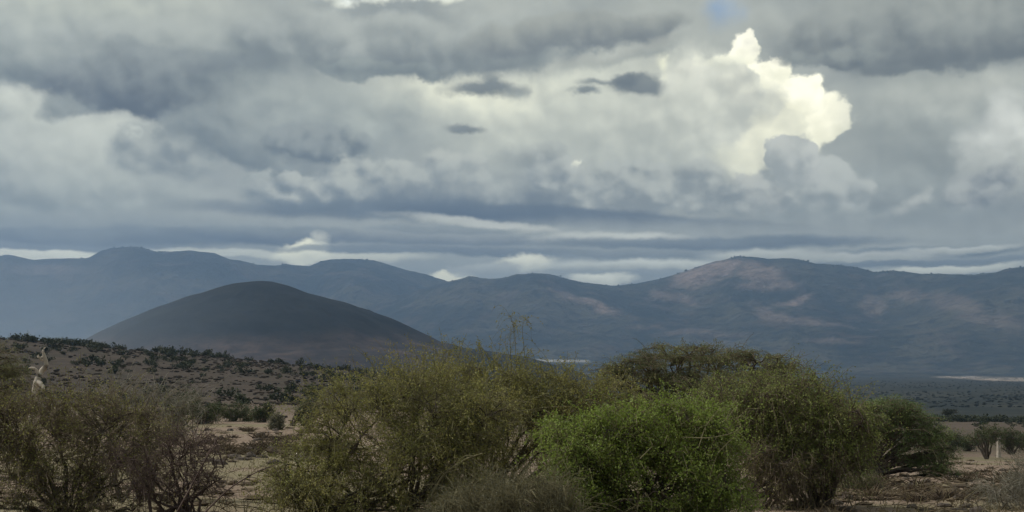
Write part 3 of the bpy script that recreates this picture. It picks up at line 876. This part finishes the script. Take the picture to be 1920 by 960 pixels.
# ------------------------------------------------------------------ plant materials
B_brown = bark_mat('bark_brown', (0.060, 0.046, 0.036), (0.125, 0.100, 0.080))
B_grey = bark_mat('bark_grey', (0.105, 0.092, 0.078), (0.21, 0.185, 0.16))
B_purple = bark_mat('bark_reddish', (0.055, 0.038, 0.033), (0.10, 0.072, 0.062))
B_dead = bark_mat('bleached_wood', (0.34, 0.29, 0.24), (0.52, 0.46, 0.39), 7.0)
T_brown = bark_mat('twig_brown', (0.111, 0.086, 0.060), (0.195, 0.156, 0.111), 4.0)
T_olive = bark_mat('twig_olive', (0.137, 0.124, 0.065), (0.247, 0.221, 0.130), 4.0)
T_grey = bark_mat('twig_grey', (0.17, 0.155, 0.12), (0.28, 0.26, 0.21), 4.0)
T_red = bark_mat('twig_reddish', (0.070, 0.048, 0.042), (0.135, 0.098, 0.084), 4.0)
Lf_olive = leaf_mat('leaf_olive', (0.119, 0.123, 0.039), (0.246, 0.244, 0.070), (0.436, 0.388, 0.130))
Lf_olive2 = leaf_mat('leaf_olive_green', (0.094, 0.119, 0.034), (0.200, 0.235, 0.065), (0.352, 0.364, 0.112))
Lf_bright = leaf_mat('leaf_bright_green', (0.120, 0.145, 0.028), (0.215, 0.290, 0.052), (0.320, 0.390, 0.100), 0.42, 0.5)
Lf_acacia = leaf_mat('leaf_acacia', (0.075, 0.094, 0.039), (0.154, 0.171, 0.065), (0.283, 0.271, 0.112))
Lf_acgreen = leaf_mat('leaf_acacia_green', (0.061, 0.099, 0.033), (0.130, 0.189, 0.057), (0.235, 0.295, 0.099))
Lf_grey = leaf_mat('leaf_grey', (0.085, 0.085, 0.050), (0.140, 0.135, 0.085), (0.210, 0.195, 0.130))
Lf_dark = leaf_mat('leaf_dark', (0.016, 0.022, 0.010), (0.034, 0.042, 0.017), (0.060, 0.066, 0.028))
Lf_mid = leaf_mat('leaf_mid', (0.029, 0.046, 0.016), (0.058, 0.079, 0.026), (0.102, 0.118, 0.043))

# ------------------------------------------------------------------ foreground shrubs
NEAR = 'thorn shrubs along the front'
D = 33.0
def near(px, dist): return on_ground(px, dist)

# olive shrub left of the centre
shrub('thorn_shrub', 'olive twiggy thorn shrub between the bare ground gap and the centre', 'shrub', NEAR, near(690, 31), lobes_px(31, [
    (590, 880, 95, 70, 0, 1.0), (680, 800, 110, 90, 0, 1.2), (780, 760, 95, 80, .4, 1.2), (760, 880, 120, 75, -.5, 1.1), (640, 930, 130, 50, -.6, 1.0), (860, 850, 90, 90, .2, 1.2), (560, 930, 70, 40, -.3, .9), (830, 930, 110, 50, -.4, 1.0), (900, 790, 80, 60, .2, 1.1)]),
    (B_brown, T_olive, Lf_olive), n_twig=8200, n_leaf=13, leaf=0.048, n_clump=330, shoots=190, shoot_len=0.95, seed=21, spread=0.6, clump=0.29,
    extra=[([pix(800, 945, 30), pix(830, 890, 30), pix(870, 862, 29.8), pix(905, 850, 29.6)], 0.035, 10, 0.5, 8)])
# middle shrub, with the tall feathery sprays on top
shrub('thorn_shrub', 'tall olive thorn shrub in the centre with a feathery drooping spray on top', 'shrub', NEAR, near(960, 35), lobes_px(35, [
    (850, 745, 75, 60, 0, 1.1), (930, 730, 90, 55, .3, 1.2), (1020, 745, 90, 55, .3, 1.2), (1090, 775, 80, 70, .2, 1.2), (960, 820, 150, 80, -.4, 1.3), (1150, 800, 80, 80, .3, 1.2)]),
    (B_brown, T_olive, Lf_olive), n_twig=8200, n_leaf=13, leaf=0.048, n_clump=330, shoots=220, shoot_len=0.95, seed=22, spread=0.6, clump=0.29, tint=(0.55, 0.22),
    extra=[([pix(975, 760, 35), pix(968, 690, 35), pix(966, 640, 35), pix(962, 604, 35), pix(955, 590, 35)], 0.009, 26, 0.75, 7),
           ([pix(985, 750, 35), pix(984, 660, 35), pix(978, 615, 35), pix(985, 595, 35), pix(998, 612, 35)], 0.008, 16, 0.6, 7),
           ([pix(1066, 750, 35), pix(1063, 700, 35), pix(1064, 658, 35)], 0.009, 8, 0.25, 3),
           ([pix(830, 760, 35), pix(826, 700, 35), pix(836, 655, 35), pix(850, 640, 35)], 0.009, 26, 0.65, 9),
           ([pix(800, 770, 35), pix(795, 715, 35), pix(790, 665, 35), pix(800, 648, 35)], 0.009, 22, 0.6, 8),
           ([pix(870, 740, 35), pix(880, 690, 35), pix(888, 660, 35)], 0.012, 12, 0.4, 6)])
# flat-topped acacia behind
shrub('acacia_tree', 'flat-topped acacia with layered dull green crown rising behind the bright green bush', 'tree', None, on_ground(1300, 50), lobes_px(50, [
    (1300, 666, 120, 20, 0, 2.0), (1225, 684, 80, 18, -.5, 1.6), (1395, 680, 90, 20, .3, 1.6), (1165, 705, 50, 16, -.6, 1.2), (1470, 704, 60, 16, 0, 1.3), (1330, 712, 150, 16, -1, 1.8), (1210, 720, 90, 20, -1, 1.4), (1440, 722, 100, 20, -.6, 1.5), (1330, 750, 170, 26, -1.4, 1.6)]),
    (B_brown, T_brown, Lf_acacia), n_twig=8000, n_leaf=15, leaf=0.052, n_clump=280, clump=0.34, flat=0.30, shoots=70, shoot_len=0.6, seed=23, spread=0.35, stem_r=0.10, up=0.8, droop=0.04, shoot_up=0.3, tint=(0.48, 0.25), limb_n=5, twig_r=0.008)
# bright green bush
shrub('leafy_bush', 'bright green leafy bush at the lower centre', 'bush', None, near(1210, 27), lobes_px(27, [
    (1080, 845, 75, 60, .2, .8), (1160, 830, 80, 65, 0, .9), (1250, 815, 90, 60, .1, .9), (1330, 835, 75, 75, .1, .9), (1210, 910, 150, 80, -.4, 1.0), (1340, 920, 75, 80, -.2, .9), (1100, 930, 70, 60, -.2, .8)]),
    (B_brown, T_olive, Lf_bright), n_twig=8500, n_leaf=15, leaf=0.048, aspect=0.62, n_clump=260, clump=0.21, shoots=110, shoot_len=0.55, seed=24, spread=0.4, tint=(0.45, 0.32), inner=0.6, leaf_spread=0.05,
    extra=[([pix(1280, 820, 26.2), pix(1330, 822, 26.0), pix(1378, 812, 26.0), pix(1392, 795, 26.1), pix(1370, 775, 26.2)], 0.011, 6, 0.3, 4),
           ([pix(1310, 840, 26.0), pix(1322, 800, 26.0), pix(1350, 765, 26.0)], 0.010, 6, 0.3, 4),
           ([pix(1200, 860, 25.9), pix(1225, 835, 25.9), pix(1210, 810, 26.0)], 0.009, 5, 0.25, 4),
           ([pix(1325, 910, 25.9), pix(1345, 850, 25.8), pix(1375, 820, 25.8)], 0.010, 6, 0.3, 4)])
# grey-green wispy bush at the bottom
shrub('wispy_bush', 'pale grey wispy bush at the bottom edge before the centre shrubs', 'bush', None, near(950, 25.5), lobes_px(25.5, [
    (900, 950, 85, 45, 0, .7), (985, 930, 85, 42, .1, .8), (1055, 955, 50, 35, 0, .6), (850, 970, 55, 35, 0, .6)]),
    (B_grey, T_olive, Lf_grey), n_twig=4600, n_leaf=9, leaf=0.028, n_clump=120, clump=0.22, shoots=150, shoot_len=0.6, seed=25, spread=0.35, stem_r=0.03, twig_r=0.0045, bare=0.25)
# right olive shrub with hanging brown twigs
shrub('thorn_shrub', 'olive thorn shrub right of the bright green bush with hanging brown twigs', 'shrub', NEAR, near(1480, 32), lobes_px(32, [
    (1380, 765, 80, 50, .3, 1.1), (1470, 757, 90, 48, 0, 1.2), (1545, 785, 75, 52, 0, 1.2), (1600, 822, 40, 45, 0, 1.0), (1470, 830, 110, 60, 0, 1.2), (1560, 850, 70, 50, -.2, 1.0)]),
    (B_brown, T_brown, Lf_olive2), n_twig=8200, n_leaf=13, leaf=0.048, n_clump=320, shoots=180, shoot_len=0.8, seed=26, spread=0.5, clump=0.28, droop=0.22,
    extra=[([pix(1484, 740, 32), pix(1480, 690, 32), pix(1490, 676, 32), pix(1510, 690, 32)], 0.012, 8, 0.35, 4)])
shrub('thorn_shrub', 'sparse brown twiggy thornbush under the right olive shrub', 'shrub', None, near(1470, 31), lobes_px(31, [
    (1440, 900, 60, 50, 0, .8), (1500, 900, 50, 45, 0, .8), (1540, 880, 55, 40, .2, .8), (1450, 860, 60, 40, 0, .8)]),
    (B_brown, T_brown, Lf_olive), n_twig=1500, n_leaf=7, leaf=0.034, n_clump=80, shoots=30, shoot_len=0.4, seed=27, spread=0.4, clump=0.22, droop=0.3, bare=0.35, stem_r=0.03, tint=(0.35, 0.2))
# spreading green acacia on the right
shrub('acacia_tree', 'low spreading green acacia on the right with its forked trunk showing', 'tree', None, on_ground(1618, 64), lobes_px(64, [
    (1655, 768, 60, 20, 0, 1.7), (1610, 775, 55, 22, -.6, 1.4), (1705, 782, 50, 18, 0, 1.4), (1685, 808, 70, 18, -.6, 1.4), (1640, 812, 55, 16, .6, 1.4), (1735, 815, 42, 18, -.2, 1.3),
    (1720, 838, 52, 16, -.8, 1.2), (1755, 850, 34, 16, -.6, 1.1), (1750, 876, 38, 15, -1, 1.0), (1775, 892, 26, 12, -1, .9), (1715, 862, 34, 12, -.4, 1.1), (1580, 800, 40, 24, -.4, 1.2)]),
    (B_brown, T_brown, Lf_acgreen), n_twig=7000, n_leaf=16, leaf=0.060, n_clump=260, clump=0.34, flat=0.40, shoots=50, shoot_len=0.6, seed=28, spread=0.10, stem_r=0.11, stems=2, up=0.8, droop=0.12, shoot_up=0.2, limb_n=4, twig_r=0.009)
# left shrub and its neighbours
shrub('thorn_shrub', 'olive thorn shrub at the left with crooked stems showing beneath it', 'shrub', NEAR, near(130, 31), lobes_px(31, [
    (60, 800, 100, 55, .2, 1.1), (150, 775, 100, 45, .2, 1.1), (240, 800, 85, 50, 0, 1.0), (120, 850, 150, 45, -.3, 1.1), (20, 870, 80, 50, 0, 1.0), (-40, 790, 70, 60, 0, 1.0), (90, 900, 110, 35, -.4, .9), (230, 880, 90, 45, -.2, .9), (10, 930, 90, 30, -.5, .8), (200, 935, 110, 25, -.6, .8)]),
    (B_brown, T_brown, Lf_olive), n_twig=7500, n_leaf=9, leaf=0.042, n_clump=280, shoots=190, shoot_len=0.9, seed=29, spread=0.5, clump=0.29, stem_r=0.045, tint=(0.45, 0.22), bare=0.35, limb_n=2)
shrub('thorn_shrub', 'leafless reddish brown thornbush beside the left shrub', 'shrub', None, near(320, 28.5), lobes_px(28.5, [
    (290, 860, 60, 45, 0, .8), (350, 850, 55, 55, 0, .8), (310, 910, 70, 35, 0, .8), (390, 880, 40, 50, .1, .7), (240, 870, 40, 40, 0, .7)]),
    (B_purple, T_red, Lf_olive), n_twig=1700, n_leaf=5, leaf=0.024, n_clump=80, shoots=40, shoot_len=0.6, seed=30, spread=0.35, clump=0.24, bare=0.65, stem_r=0.04, tint=(0.45, 0.25),
    extra=[([pix(330, 965, 27.5), pix(365, 900, 27.5), pix(392, 850, 27.5), pix(410, 820, 27.5)], 0.022, 14, 0.5, 0),
           ([pix(380, 965, 27), pix(430, 915, 27), pix(480, 885, 27), pix(520, 870, 27)], 0.018, 10, 0.4, 0)])
shrub('thorn_shrub', 'pale grey leafless brush showing over the left shrub', 'shrub', None, near(260, 36), lobes_px(36, [
    (220, 750, 55, 35, 0, .9), (290, 760, 60, 40, 0, .9), (350, 775, 45, 40, 0, .9), (270, 820, 90, 45, 0, 1.0)]),
    (B_grey, T_grey, Lf_grey), n_twig=1500, n_leaf=4, leaf=0.026, n_clump=90, shoots=70, shoot_len=0.8, seed=31, spread=0.5, clump=0.26, bare=0.55, stem_r=0.035, twig_r=0.006)
# dark green tree cut by the left edge of the photo
shrub('acacia_tree', 'dark green tree cut by the left edge behind the dead trunk', 'tree', None, on_ground(-60, 52), lobes_px(52, [
    (-60, 665, 95, 30, 0, 1.6), (-10, 690, 60, 28, 0, 1.4), (-110, 700, 90, 35, 0, 1.5), (0, 725, 60, 26, -.4, 1.3), (-60, 745, 90, 30, -.4, 1.4)]),
    (B_brown, T_brown, Lf_acacia), n_twig=3600, n_leaf=14, leaf=0.045, n_clump=150, clump=0.32, flat=0.45, shoots=30, shoot_len=0.5, seed=32, spread=0.25, stem_r=0.10, up=0.7)
# weedy scrub in the lower right corner
shrub('wispy_bush', 'low straw-green weedy bush at the lower right corner', 'bush', None, near(1900, 33), lobes_px(33, [
    (1880, 930, 60, 28, 0, .9), (1930, 900, 50, 40, 0, .9), (1960, 930, 60, 35, 0, .9)]),
    (B_grey, T_grey, Lf_grey), n_twig=1800, n_leaf=7, leaf=0.028, n_clump=90, clump=0.2, shoots=60, shoot_len=0.5, seed=33, spread=0.5, stem_r=0.02, tint=(0.35, 0.25))
shrub('wispy_bush', 'small sparse grey-green bush on the bare ground under the right acacia', 'bush', None, near(1615, 44), lobes_px(44, [
    (1600, 905, 38, 14, 0, .6), (1640, 900, 22, 12, 0, .5)]),
    (B_grey, T_olive, Lf_grey), n_twig=700, n_leaf=8, leaf=0.030, n_clump=45, clump=0.16, shoots=14, shoot_len=0.3, seed=34, spread=0.3, stem_r=0.015, tint=(0.2, 0.2))

# ------------------------------------------------------------------ dead trunk standing over the left shrub
def dead_tree(name, label, base, trunk_pts, branches, mat, seed=3):
    r = np.random.default_rng(seed)
    root = bpy.data.objects.new(name, None); root.location = base; col.objects.link(root)
    tag(root, label, 'dead tree')
    def path(pts, k_=22):
        pts = np.asarray(pts, float); xyz, rad_ = pts[:, :3] - base, pts[:, 3]
        s = np.linspace(0, len(pts) - 1, k_)
        c_ = np.stack([np.interp(s, np.arange(len(pts)), xyz[:, i]) for i in range(3)], 1)
        for _ in range(2): c_[1:-1] = (c_[:-2] + 2 * c_[1:-1] + c_[2:]) / 4
        c_[1:-1] += r.normal(0, 0.008, c_[1:-1].shape)
        ra = np.interp(s, np.arange(len(pts)), rad_) * (1 + r.normal(0, 0.07, k_))
        return tubes(c_[None], ra[None], 9)
    v, f = path(trunk_pts)
    obj('trunk', mesh_from('trunk', v, [f], mat), root)
    for b_ in branches:
        v, f = path(b_, 12)
        obj('branch', mesh_from('branch', v, [f], mat), root)
    return root
def pr(px, py, dist, rad_): return (*pix(px, py, dist), rad_)
bd = on_ground(62, 44)
dead_tree('dead_tree', 'bleached dead trunk with broken limbs standing over the left shrub', bd,
    [(bd[0] - .05, bd[1], bd[2] - .1, .20), pr(58, 800, 44, 0.111), pr(64, 735, 44, 0.098), pr(71, 705, 44, 0.092), pr(80, 694, 44, 0.088), pr(88, 687, 44, 0.078), pr(88, 678, 44, 0.066), pr(81, 664, 44, 0.045), pr(80, 657, 44, 0.033), pr(86, 651, 44, 0.010)],
    [[pr(73, 702, 44, 0.066), pr(68, 693, 44, 0.049), pr(60, 689, 44, 0.039), pr(53, 691, 44, 0.016)],
     [pr(82, 668, 44, 0.039), pr(75, 672, 44, 0.036), pr(70, 668, 44, 0.029), pr(73, 664, 44, 0.013)],
     [pr(84, 674, 44, 0.033), pr(77, 676, 44, 0.033), pr(74, 672, 43.9, 0.020)],
     [pr(68, 712, 44, 0.072), pr(80, 722, 43.8, 0.066), pr(82, 735, 43.7, 0.033)]], B_dead)
bs = on_ground(1873, 176)
dead_tree('dead_stump', 'tall pale dead stump standing before the green trees at the right', bs,
    [(bs[0], bs[1], bs[2] - .1, .30), pr(1872, 830, 176, 0.203), pr(1873, 822, 176, 0.180), pr(1874, 816, 176, 0.128), pr(1876, 812, 176, 0.038)],
    [[pr(1873, 826, 176, 0.150), pr(1876, 820, 176, 0.105), pr(1877, 818, 176, 0.038)]], B_dead, 5)

# ------------------------------------------------------------------ middle distance: single trees and bushes
def mid_bush(name, label, cat, group, px, dist, py_top, rx, mats, seed, trunk=False, n=420, py_low=None, leaf=0.16):
    b = on_ground(px, dist)
    top = pix(px, py_top, dist)[2]; h = top - b[2]; w = rx * dist / F
    r = np.random.default_rng(seed)
    if trunk:
        z0 = 0.45
        spec = [((b[0] + r.normal(0, .45) * w, b[1] + r.normal(0, .3) * w, b[2] + h * r.uniform(z0 + .12, .82)), (w * r.uniform(.45, .7), w * .55, h * r.uniform(.14, .24))) for _ in range(6)]
    else:
        spec = [((b[0] + r.uniform(-.6, .6) * w, b[1] + r.normal(0, .3) * w, b[2] + h * r.uniform(.25, .65)), (w * r.uniform(.35, .55), w * .5, h * r.uniform(.25, .36))) for _ in range(6)]
    return shrub(name, label, cat, group, b, spec, mats, n_twig=n, n_leaf=10, leaf=leaf, n_clump=70, clump=0.16 * w, stems=1 if trunk else 3, stem_r=0.035 * h, spread=0.05 * w if trunk else 0.25 * w,
                 shoots=16 if dist < 400 else 0, shoot_len=0.22 * h, seed=seed, twig_r=0.016, leaf_spread=0.18, flat=0.55 if trunk else 0.8, up=0.6, limb_n=2)
MG = 'green bushes across the middle ground'
MD = (B_brown, T_brown, Lf_mid)
for i, (px, dist, top, rx, lab) in enumerate([
        (330, 120, 722, 42, 'dull green bush behind the pale leafless brush'),
        (378, 138, 742, 34, 'low green bush right behind the grey brush and left of the dark thicket'),
        (440, 150, 748, 40, 'broad dark green thicket left of the cone-shaped bush'),
        (492, 146, 757, 26, 'small rounded green bush between the dark thicket and the cone-shaped bush'),
        (520, 120, 776, 16, 'greyish dome-shaped bush in front of the cone-shaped bush'),
        (571, 132, 716, 32, 'tall cone-shaped dark green bush left of the centre shrubs')]):
    mid_bush('green_bush', lab, 'bush', MG, px, dist, top, rx, MD if i != 4 else (B_grey, T_grey, Lf_grey), 50 + i, n=480)
RG = 'green trees on the right behind the bare ground'
for i, (px, dist, top, rx, tr, lab) in enumerate([
        (1850, 168, 794, 38, True, 'round-crowned small tree on a single trunk before the pale stump'),
        (1897, 196, 797, 30, False, 'dense green bush right of the pale stump at the edge'),
        (1782, 210, 803, 26, False, 'low green bush just right of the spreading acacia'),
        (1815, 222, 806, 22, False, 'grey-green bush left of the single-trunk tree'),
        (1925, 205, 806, 26, False, 'green bush cut by the right edge'),
        (1750, 190, 808, 22, False, 'green bush touching the tip of the spreading acacia')]):
    mid_bush('small_tree' if tr else 'green_bush', lab, 'tree' if tr else 'bush', RG, px, dist, top, rx, MD, 70 + i, trunk=tr, n=480, leaf=0.18)
mid_bush('lone_tree', 'lone dark flat-crowned tree at the edge of the plain', 'tree', None, 1776, 590, 765, 12, (B_brown, T_brown, Lf_dark), 80, trunk=True, n=300, leaf=0.4)

# ------------------------------------------------------------------ far shrubs dotted over the left hillside and the field edge: each one an object
def far_shrub_mesh(seed, tree=False):
    r = np.random.default_rng(seed)
    parts, tint = [], []
    n = 170
    cl = r.normal(0, 1, (9, 3)) * np.array([.42, .42, .16]) + np.array([0, 0, .62 if tree else .45])
    j = r.integers(0, 9, n)
    pos = cl[j] + r.normal(0, 1, (n, 3)) * np.array([.20, .20, .10 if tree else .15])
    pos[:, 2] = np.maximum(pos[:, 2], 0.35 if tree else 0.03)
    v, f = leaves(pos, np.full(n, .26), r, 0.6, 0.75)
    tn = np.repeat(np.clip(r.normal(.4, .2, 9)[j] + r.normal(0, .1, n), 0, 1), 4)
    s0 = np.zeros((7, 3)); s0[:, :2] = r.normal(0, .05, (7, 2)); s0[:, 2] = -.15
    tb = bez(s0, s0 * .5 + cl[:7] * .5 + np.array([0, 0, .1]), cl[:7], 4)
    v2, f2 = tubes(tb, np.linspace(.05, .02, 4)[None] * np.ones((7, 1)), 3)
    me = mesh_from('shrub', np.concatenate([v, v2]), [f, f2 + len(v)], Lf_dark, smooth=False, attrs={'tint': np.concatenate([tn, np.full(len(v2), .1)])})
    return me
FARM = [far_shrub_mesh(100 + i, i % 3 == 0) for i in range(8)]
def far_shrub(x, y, size, h, k_, name, label, group):
    o_ = obj(name, FARM[k_ % len(FARM)], None, (x, y, float(ground_z(x, y))))
    o_.scale = (size, size, h); o_.rotation_euler = (0, 0, (k_ * 2.399) % 6.283)
    tag(o_, label, 'shrub', group)
    return o_
r = np.random.default_rng(77)
cnt = 0; tries = 0
while cnt < 290 and tries < 6000:
    tries += 1
    dist = math.sqrt(r.uniform(250 ** 2, 690 ** 2)); px = r.uniform(-30, 790)
    x, y = (px - 960) / F * dist, dist
    dens = 0.35 + 0.65 * (float(vnoise(x / 45, y / 60, 7)) > -0.15)
    if px < 230 and dist > 540: dens = 1.0
    if dist < 420: dens *= 0.45
    if r.uniform() > dens: continue
    s = r.uniform(0.9, 2.3) * (1.3 if dist > 520 else 1.0); hh = s * r.uniform(.85, 1.3) * (1.25 if dist > 600 else 1.0)
    zone = ('along the skyline' if dist > 570 else 'half way up' if dist > 420 else 'low down')
    far_shrub(x, y, s, hh, cnt, 'hillside_shrub', 'small dark shrub ' + zone + ' on the brown hillside before the cone', 'shrubs ' + zone + ' on the brown hillside')
    cnt += 1
for i in range(34):       # thick growth on the rise at the far left
    px = r.uniform(-20, 190); dist = r.uniform(600, 660)
    s = r.uniform(3.0, 5.0)
    far_shrub((px - 960) / F * dist, dist, s, s * r.uniform(.7, 1.0), i, 'ridge_shrub', 'large dark shrub in the thicket on the hillside crest above the dead trunk', 'thicket on the hillside crest')
for i in range(46):       # dark row where the field drops to the plain
    px = 1690 + 260 * (i + r.uniform(0, 1)) / 46; dist = r.uniform(560, 640)
    s = r.uniform(1.6, 3.2)
    far_shrub((px - 960) / F * dist, dist, s * 1.3, s, i, 'field_edge_shrub', 'dark shrub in the row at the far edge of the brown field', 'shrub row at the field edge')
for i in range(12):
    px = r.uniform(1720, 1930); dist = r.uniform(380, 540); s = r.uniform(1.0, 2.2)
    far_shrub((px - 960) / F * dist, dist, s, s, i + 3, 'field_shrub', 'lone dark shrub on the brown field beyond the green trees', 'shrubs on the brown field')

# knee-high dry brush between them: too small and too many to count
n = 4800
dd = np.sqrt(r.uniform(170 ** 2, 700 ** 2, n)); pxb = r.uniform(-60, 800, n)
bx_ = (pxb - 960) / F * dd; keep = vnoise(bx_ / 18, dd / 26, 27) > -0.25 + 0.3 * r.standard_normal(n)
bx_, dd = bx_[keep], dd[keep]
sz = r.uniform(.16, .52, len(dd)) * (1 + dd / 900)
v, f = crown_lumps(np.stack([bx_, dd, ground_z(bx_, dd)], 1), sz * 1.2, sz * r.uniform(.5, 1.0, len(dd)), 19, 5)
m_brush, N, o = material('dry_brush')
bsdf(N, o, N.mix(N.ramp(N.noise(wpos(N), 0.35, 3)[0], 0.4, 0.6), (0.030, 0.027, 0.023), (0.062, 0.050, 0.040)), 0.95, 0.05)
ob = obj('brush', mesh_from('brush', v, [f], m_brush, smooth=False))
tag(ob, 'knee-high dry brush all over the brown hillside', 'brush', kind='stuff')

# scrub of the low plain: too many and too far to count
n = 4200
dd = np.exp(r.uniform(math.log(1350), math.log(6200), n)); uu = r.uniform(-0.05, 0.42, n)
cx_ = dd * np.tan(uu); keep = vnoise(cx_ / 240, dd / 500, 17) > -0.35
cx_, dd = cx_[keep], dd[keep]
cz = ground_z(cx_, dd)
sz = r.uniform(0.7, 1.8, len(dd))
v, f = crown_lumps(np.stack([cx_, dd, cz], 1), sz * 1.6, sz * r.uniform(.6, 1.1, len(dd)), 9, 5)
m_scrub, N, o = material('plain_scrub')
bsdf(N, o, N.mix(N.ramp(N.noise(wpos(N), 0.006, 4)[0], 0.4, 0.6), (0.016, 0.020, 0.017), (0.032, 0.034, 0.027)), 0.95, 0.05)
ob = obj('scrub', mesh_from('scrub', v, [f], m_scrub))
tag(ob, 'dark scrub covering the low plain before the mountains', 'scrub', kind='stuff')

# ------------------------------------------------------------------ bare ground: tussocks, stones, litter
def tussock_mesh(seed):
    r_ = np.random.default_rng(seed)
    n_ = 70
    b_ = r_.normal(0, .28, (n_, 3)); b_[:, 2] = -.03
    dr = b_ * np.array([1.4, 1.4, 0]) + r_.normal(0, .25, (n_, 3)) + np.array([0, 0, .55]); dr *= r_.uniform(.4, .95, (n_, 1))
    P_ = bez(b_, b_ + dr * np.array([.4, .4, .8]), b_ + dr, 4)
    v, f = tubes(P_, np.linspace(.045, .012, 4)[None] * np.ones((n_, 1)), 3)
    return mesh_from('tussock', v, [f], None)
def stone_mesh(seed):
    r_ = np.random.default_rng(seed)
    na2, nr2 = 9, 6
    t_ = np.linspace(0, 2 * math.pi, na2, endpoint=False); ph = np.linspace(-.45, math.pi / 2, nr2)
    T_, P_ = np.meshgrid(t_, ph)
    q_ = 1 + .22 * vnoise(np.cos(T_) * 2 + seed, np.sin(T_) * 2 + P_ * 2, seed) + r_.normal(0, .05, T_.shape)
    q_[-1] = q_[-1, 0]
    v = np.stack([np.cos(T_) * np.cos(P_) * q_ * .5, np.sin(T_) * np.cos(P_) * q_ * .38, np.sin(P_) * q_ * .30], -1).reshape(-1, 3)
    return mesh_from('stone', v, [grid_faces(nr2, na2, True)], m_stone, smooth=False)
m_tus, N, o = material('dry_tussock')
bsdf(N, o, N.mix(N.ramp(N.noise(wpos(N), 1.2, 3)[0], 0.4, 0.6), (0.060, 0.046, 0.034), (0.135, 0.105, 0.070)), 0.95, 0.05)
m_stone, N, o = material('dark_stone')
ns = N.noise(wpos(N), 5.0, 5, 0.6)[0]
bsdf(N, o, N.mix(N.ramp(ns, 0.35, 0.65), (0.055, 0.045, 0.038), (0.125, 0.100, 0.082)), 0.9, 0.2, bump=ns, bump_d=0.03)
TUS = [tussock_mesh(i) for i in range(6)]
for m_ in TUS: m_.materials.append(m_tus)
STN = [stone_mesh(i + 20) for i in range(6)]
r = np.random.default_rng(99)
def scatter(n_, meshes, name, label, group, cat, pxr, dr_, sr, flat=1.0):
    for i in range(n_):
        px = r.uniform(*pxr); dist = 1 / r.uniform(1 / dr_[1], 1 / dr_[0])
        x, y = (px - 960) / F * dist, dist
        o_ = obj(name, meshes[r.integers(len(meshes))], None, (x, y, float(ground_z(x, y))))
        s = r.uniform(*sr); o_.scale = (s * r.uniform(.8, 1.3), s, s * flat * r.uniform(.7, 1.1)); o_.rotation_euler = (0, 0, r.uniform(0, 6.28))
        tag(o_, label, cat, group)
scatter(70, TUS, 'dry_tussock', 'dry brown tussock on the bare patch left of the centre shrubs', 'tussocks on the left bare patch', 'tussock', (395, 640), (70, 122), (.3, .95), .75)
scatter(80, TUS, 'dry_tussock', 'dry brown tussock on the open ground right of the acacia', 'tussocks on the right open ground', 'tussock', (1600, 1930), (36, 150), (.25, .8), .7)
scatter(60, STN, 'stone', 'dark stone lying on the open ground at the right', 'stones on the right open ground', 'stone', (1520, 1930), (30, 110), (.12, .5))
scatter(40, STN, 'stone', 'dark stone lying on the bare patch left of the centre shrubs', 'stones on the left bare patch', 'stone', (380, 640), (60, 125), (.3, .9))
# clods, pebbles and dead sticks underfoot: too small to pick apart
n = 4200
dist = 1 / r.uniform(1 / 170, 1 / 24, n); pxg = r.uniform(-60, 1980, n)
gx, gy = (pxg - 960) / F * dist, dist
keep = fbm(gx / 5, gy / 5, 155, 3) > -0.05 + 0.25 * r.standard_normal(n)
gx, gy = gx[keep], gy[keep]
sz = np.minimum(r.gamma(2.0, .030, len(gx)), .13) * (1 + gy / 110)
v, f = crown_lumps(np.stack([gx, gy, ground_z(gx, gy)], 1), sz * 1.4, sz * r.uniform(.5, 1.1, len(gx)), 29, 5)
n = 1500
dist = 1 / r.uniform(1 / 80, 1 / 24, n); pxg = r.uniform(-60, 1980, n)
b_ = np.stack([(pxg - 960) / F * dist, dist, 0 * dist], 1); b_[:, 2] = ground_z(b_[:, 0], b_[:, 1]) + .02
dr = r.normal(0, .35, (n, 3)); dr[:, 2] = np.abs(dr[:, 2]) * .3
P_ = bez(b_, b_ + dr * .5 + r.normal(0, .05, (n, 3)), b_ + dr, 4)
v2, f2 = tubes(P_, .011 * np.linspace(1, .5, 4)[None] * np.ones((n, 1)), 3)
ob = obj('ground_litter', mesh_from('ground_litter', np.concatenate([v, v2]), [np.concatenate([f, f2 + len(v)])], m_tus, smooth=False))
tag(ob, 'clods, pebbles and fallen sticks scattered over the bare ground', 'litter', kind='stuff')
# thin dry grass and litter
n = 9000
dist = 1 / r.uniform(1 / 150, 1 / 24, n); pxg = r.uniform(-60, 1980, n)
gx, gy = (pxg - 960) / F * dist, dist
keep = fbm(gx / 6, gy / 6, 55, 3) > -0.12 + 0.35 * r.standard_normal(n) * 0.5
gx, gy = gx[keep], gy[keep]; n = len(gx)
b_ = np.stack([gx, gy, ground_z(gx, gy) - .02], 1)
dr = r.normal(0, .10, (n, 3)) + np.array([0, 0, .11]); dr[:, 2] = np.abs(dr[:, 2])
dr *= (r.uniform(.4, 1.3, (n, 1)) * (1 + gy[:, None] / 90))
P_ = bez(b_, b_ + dr * np.array([.3, .3, .8]), b_ + dr, 3)
v, f = tubes(P_, (0.006 + gy[:, None] * 1.6e-4) * np.linspace(1, .3, 3)[None], 3)
m_grass, N, o = material('dry_grass')
bsdf(N, o, N.mix(N.ramp(N.noise(wpos(N), 0.5, 4)[0], 0.38, 0.62), (0.11, 0.085, 0.055), (0.23, 0.20, 0.115)), 0.9, 0.05)
ob = obj('dry_grass', mesh_from('dry_grass', v, [f], m_grass))
tag(ob, 'thin dry grass and litter on the bare ground', 'grass', kind='stuff')
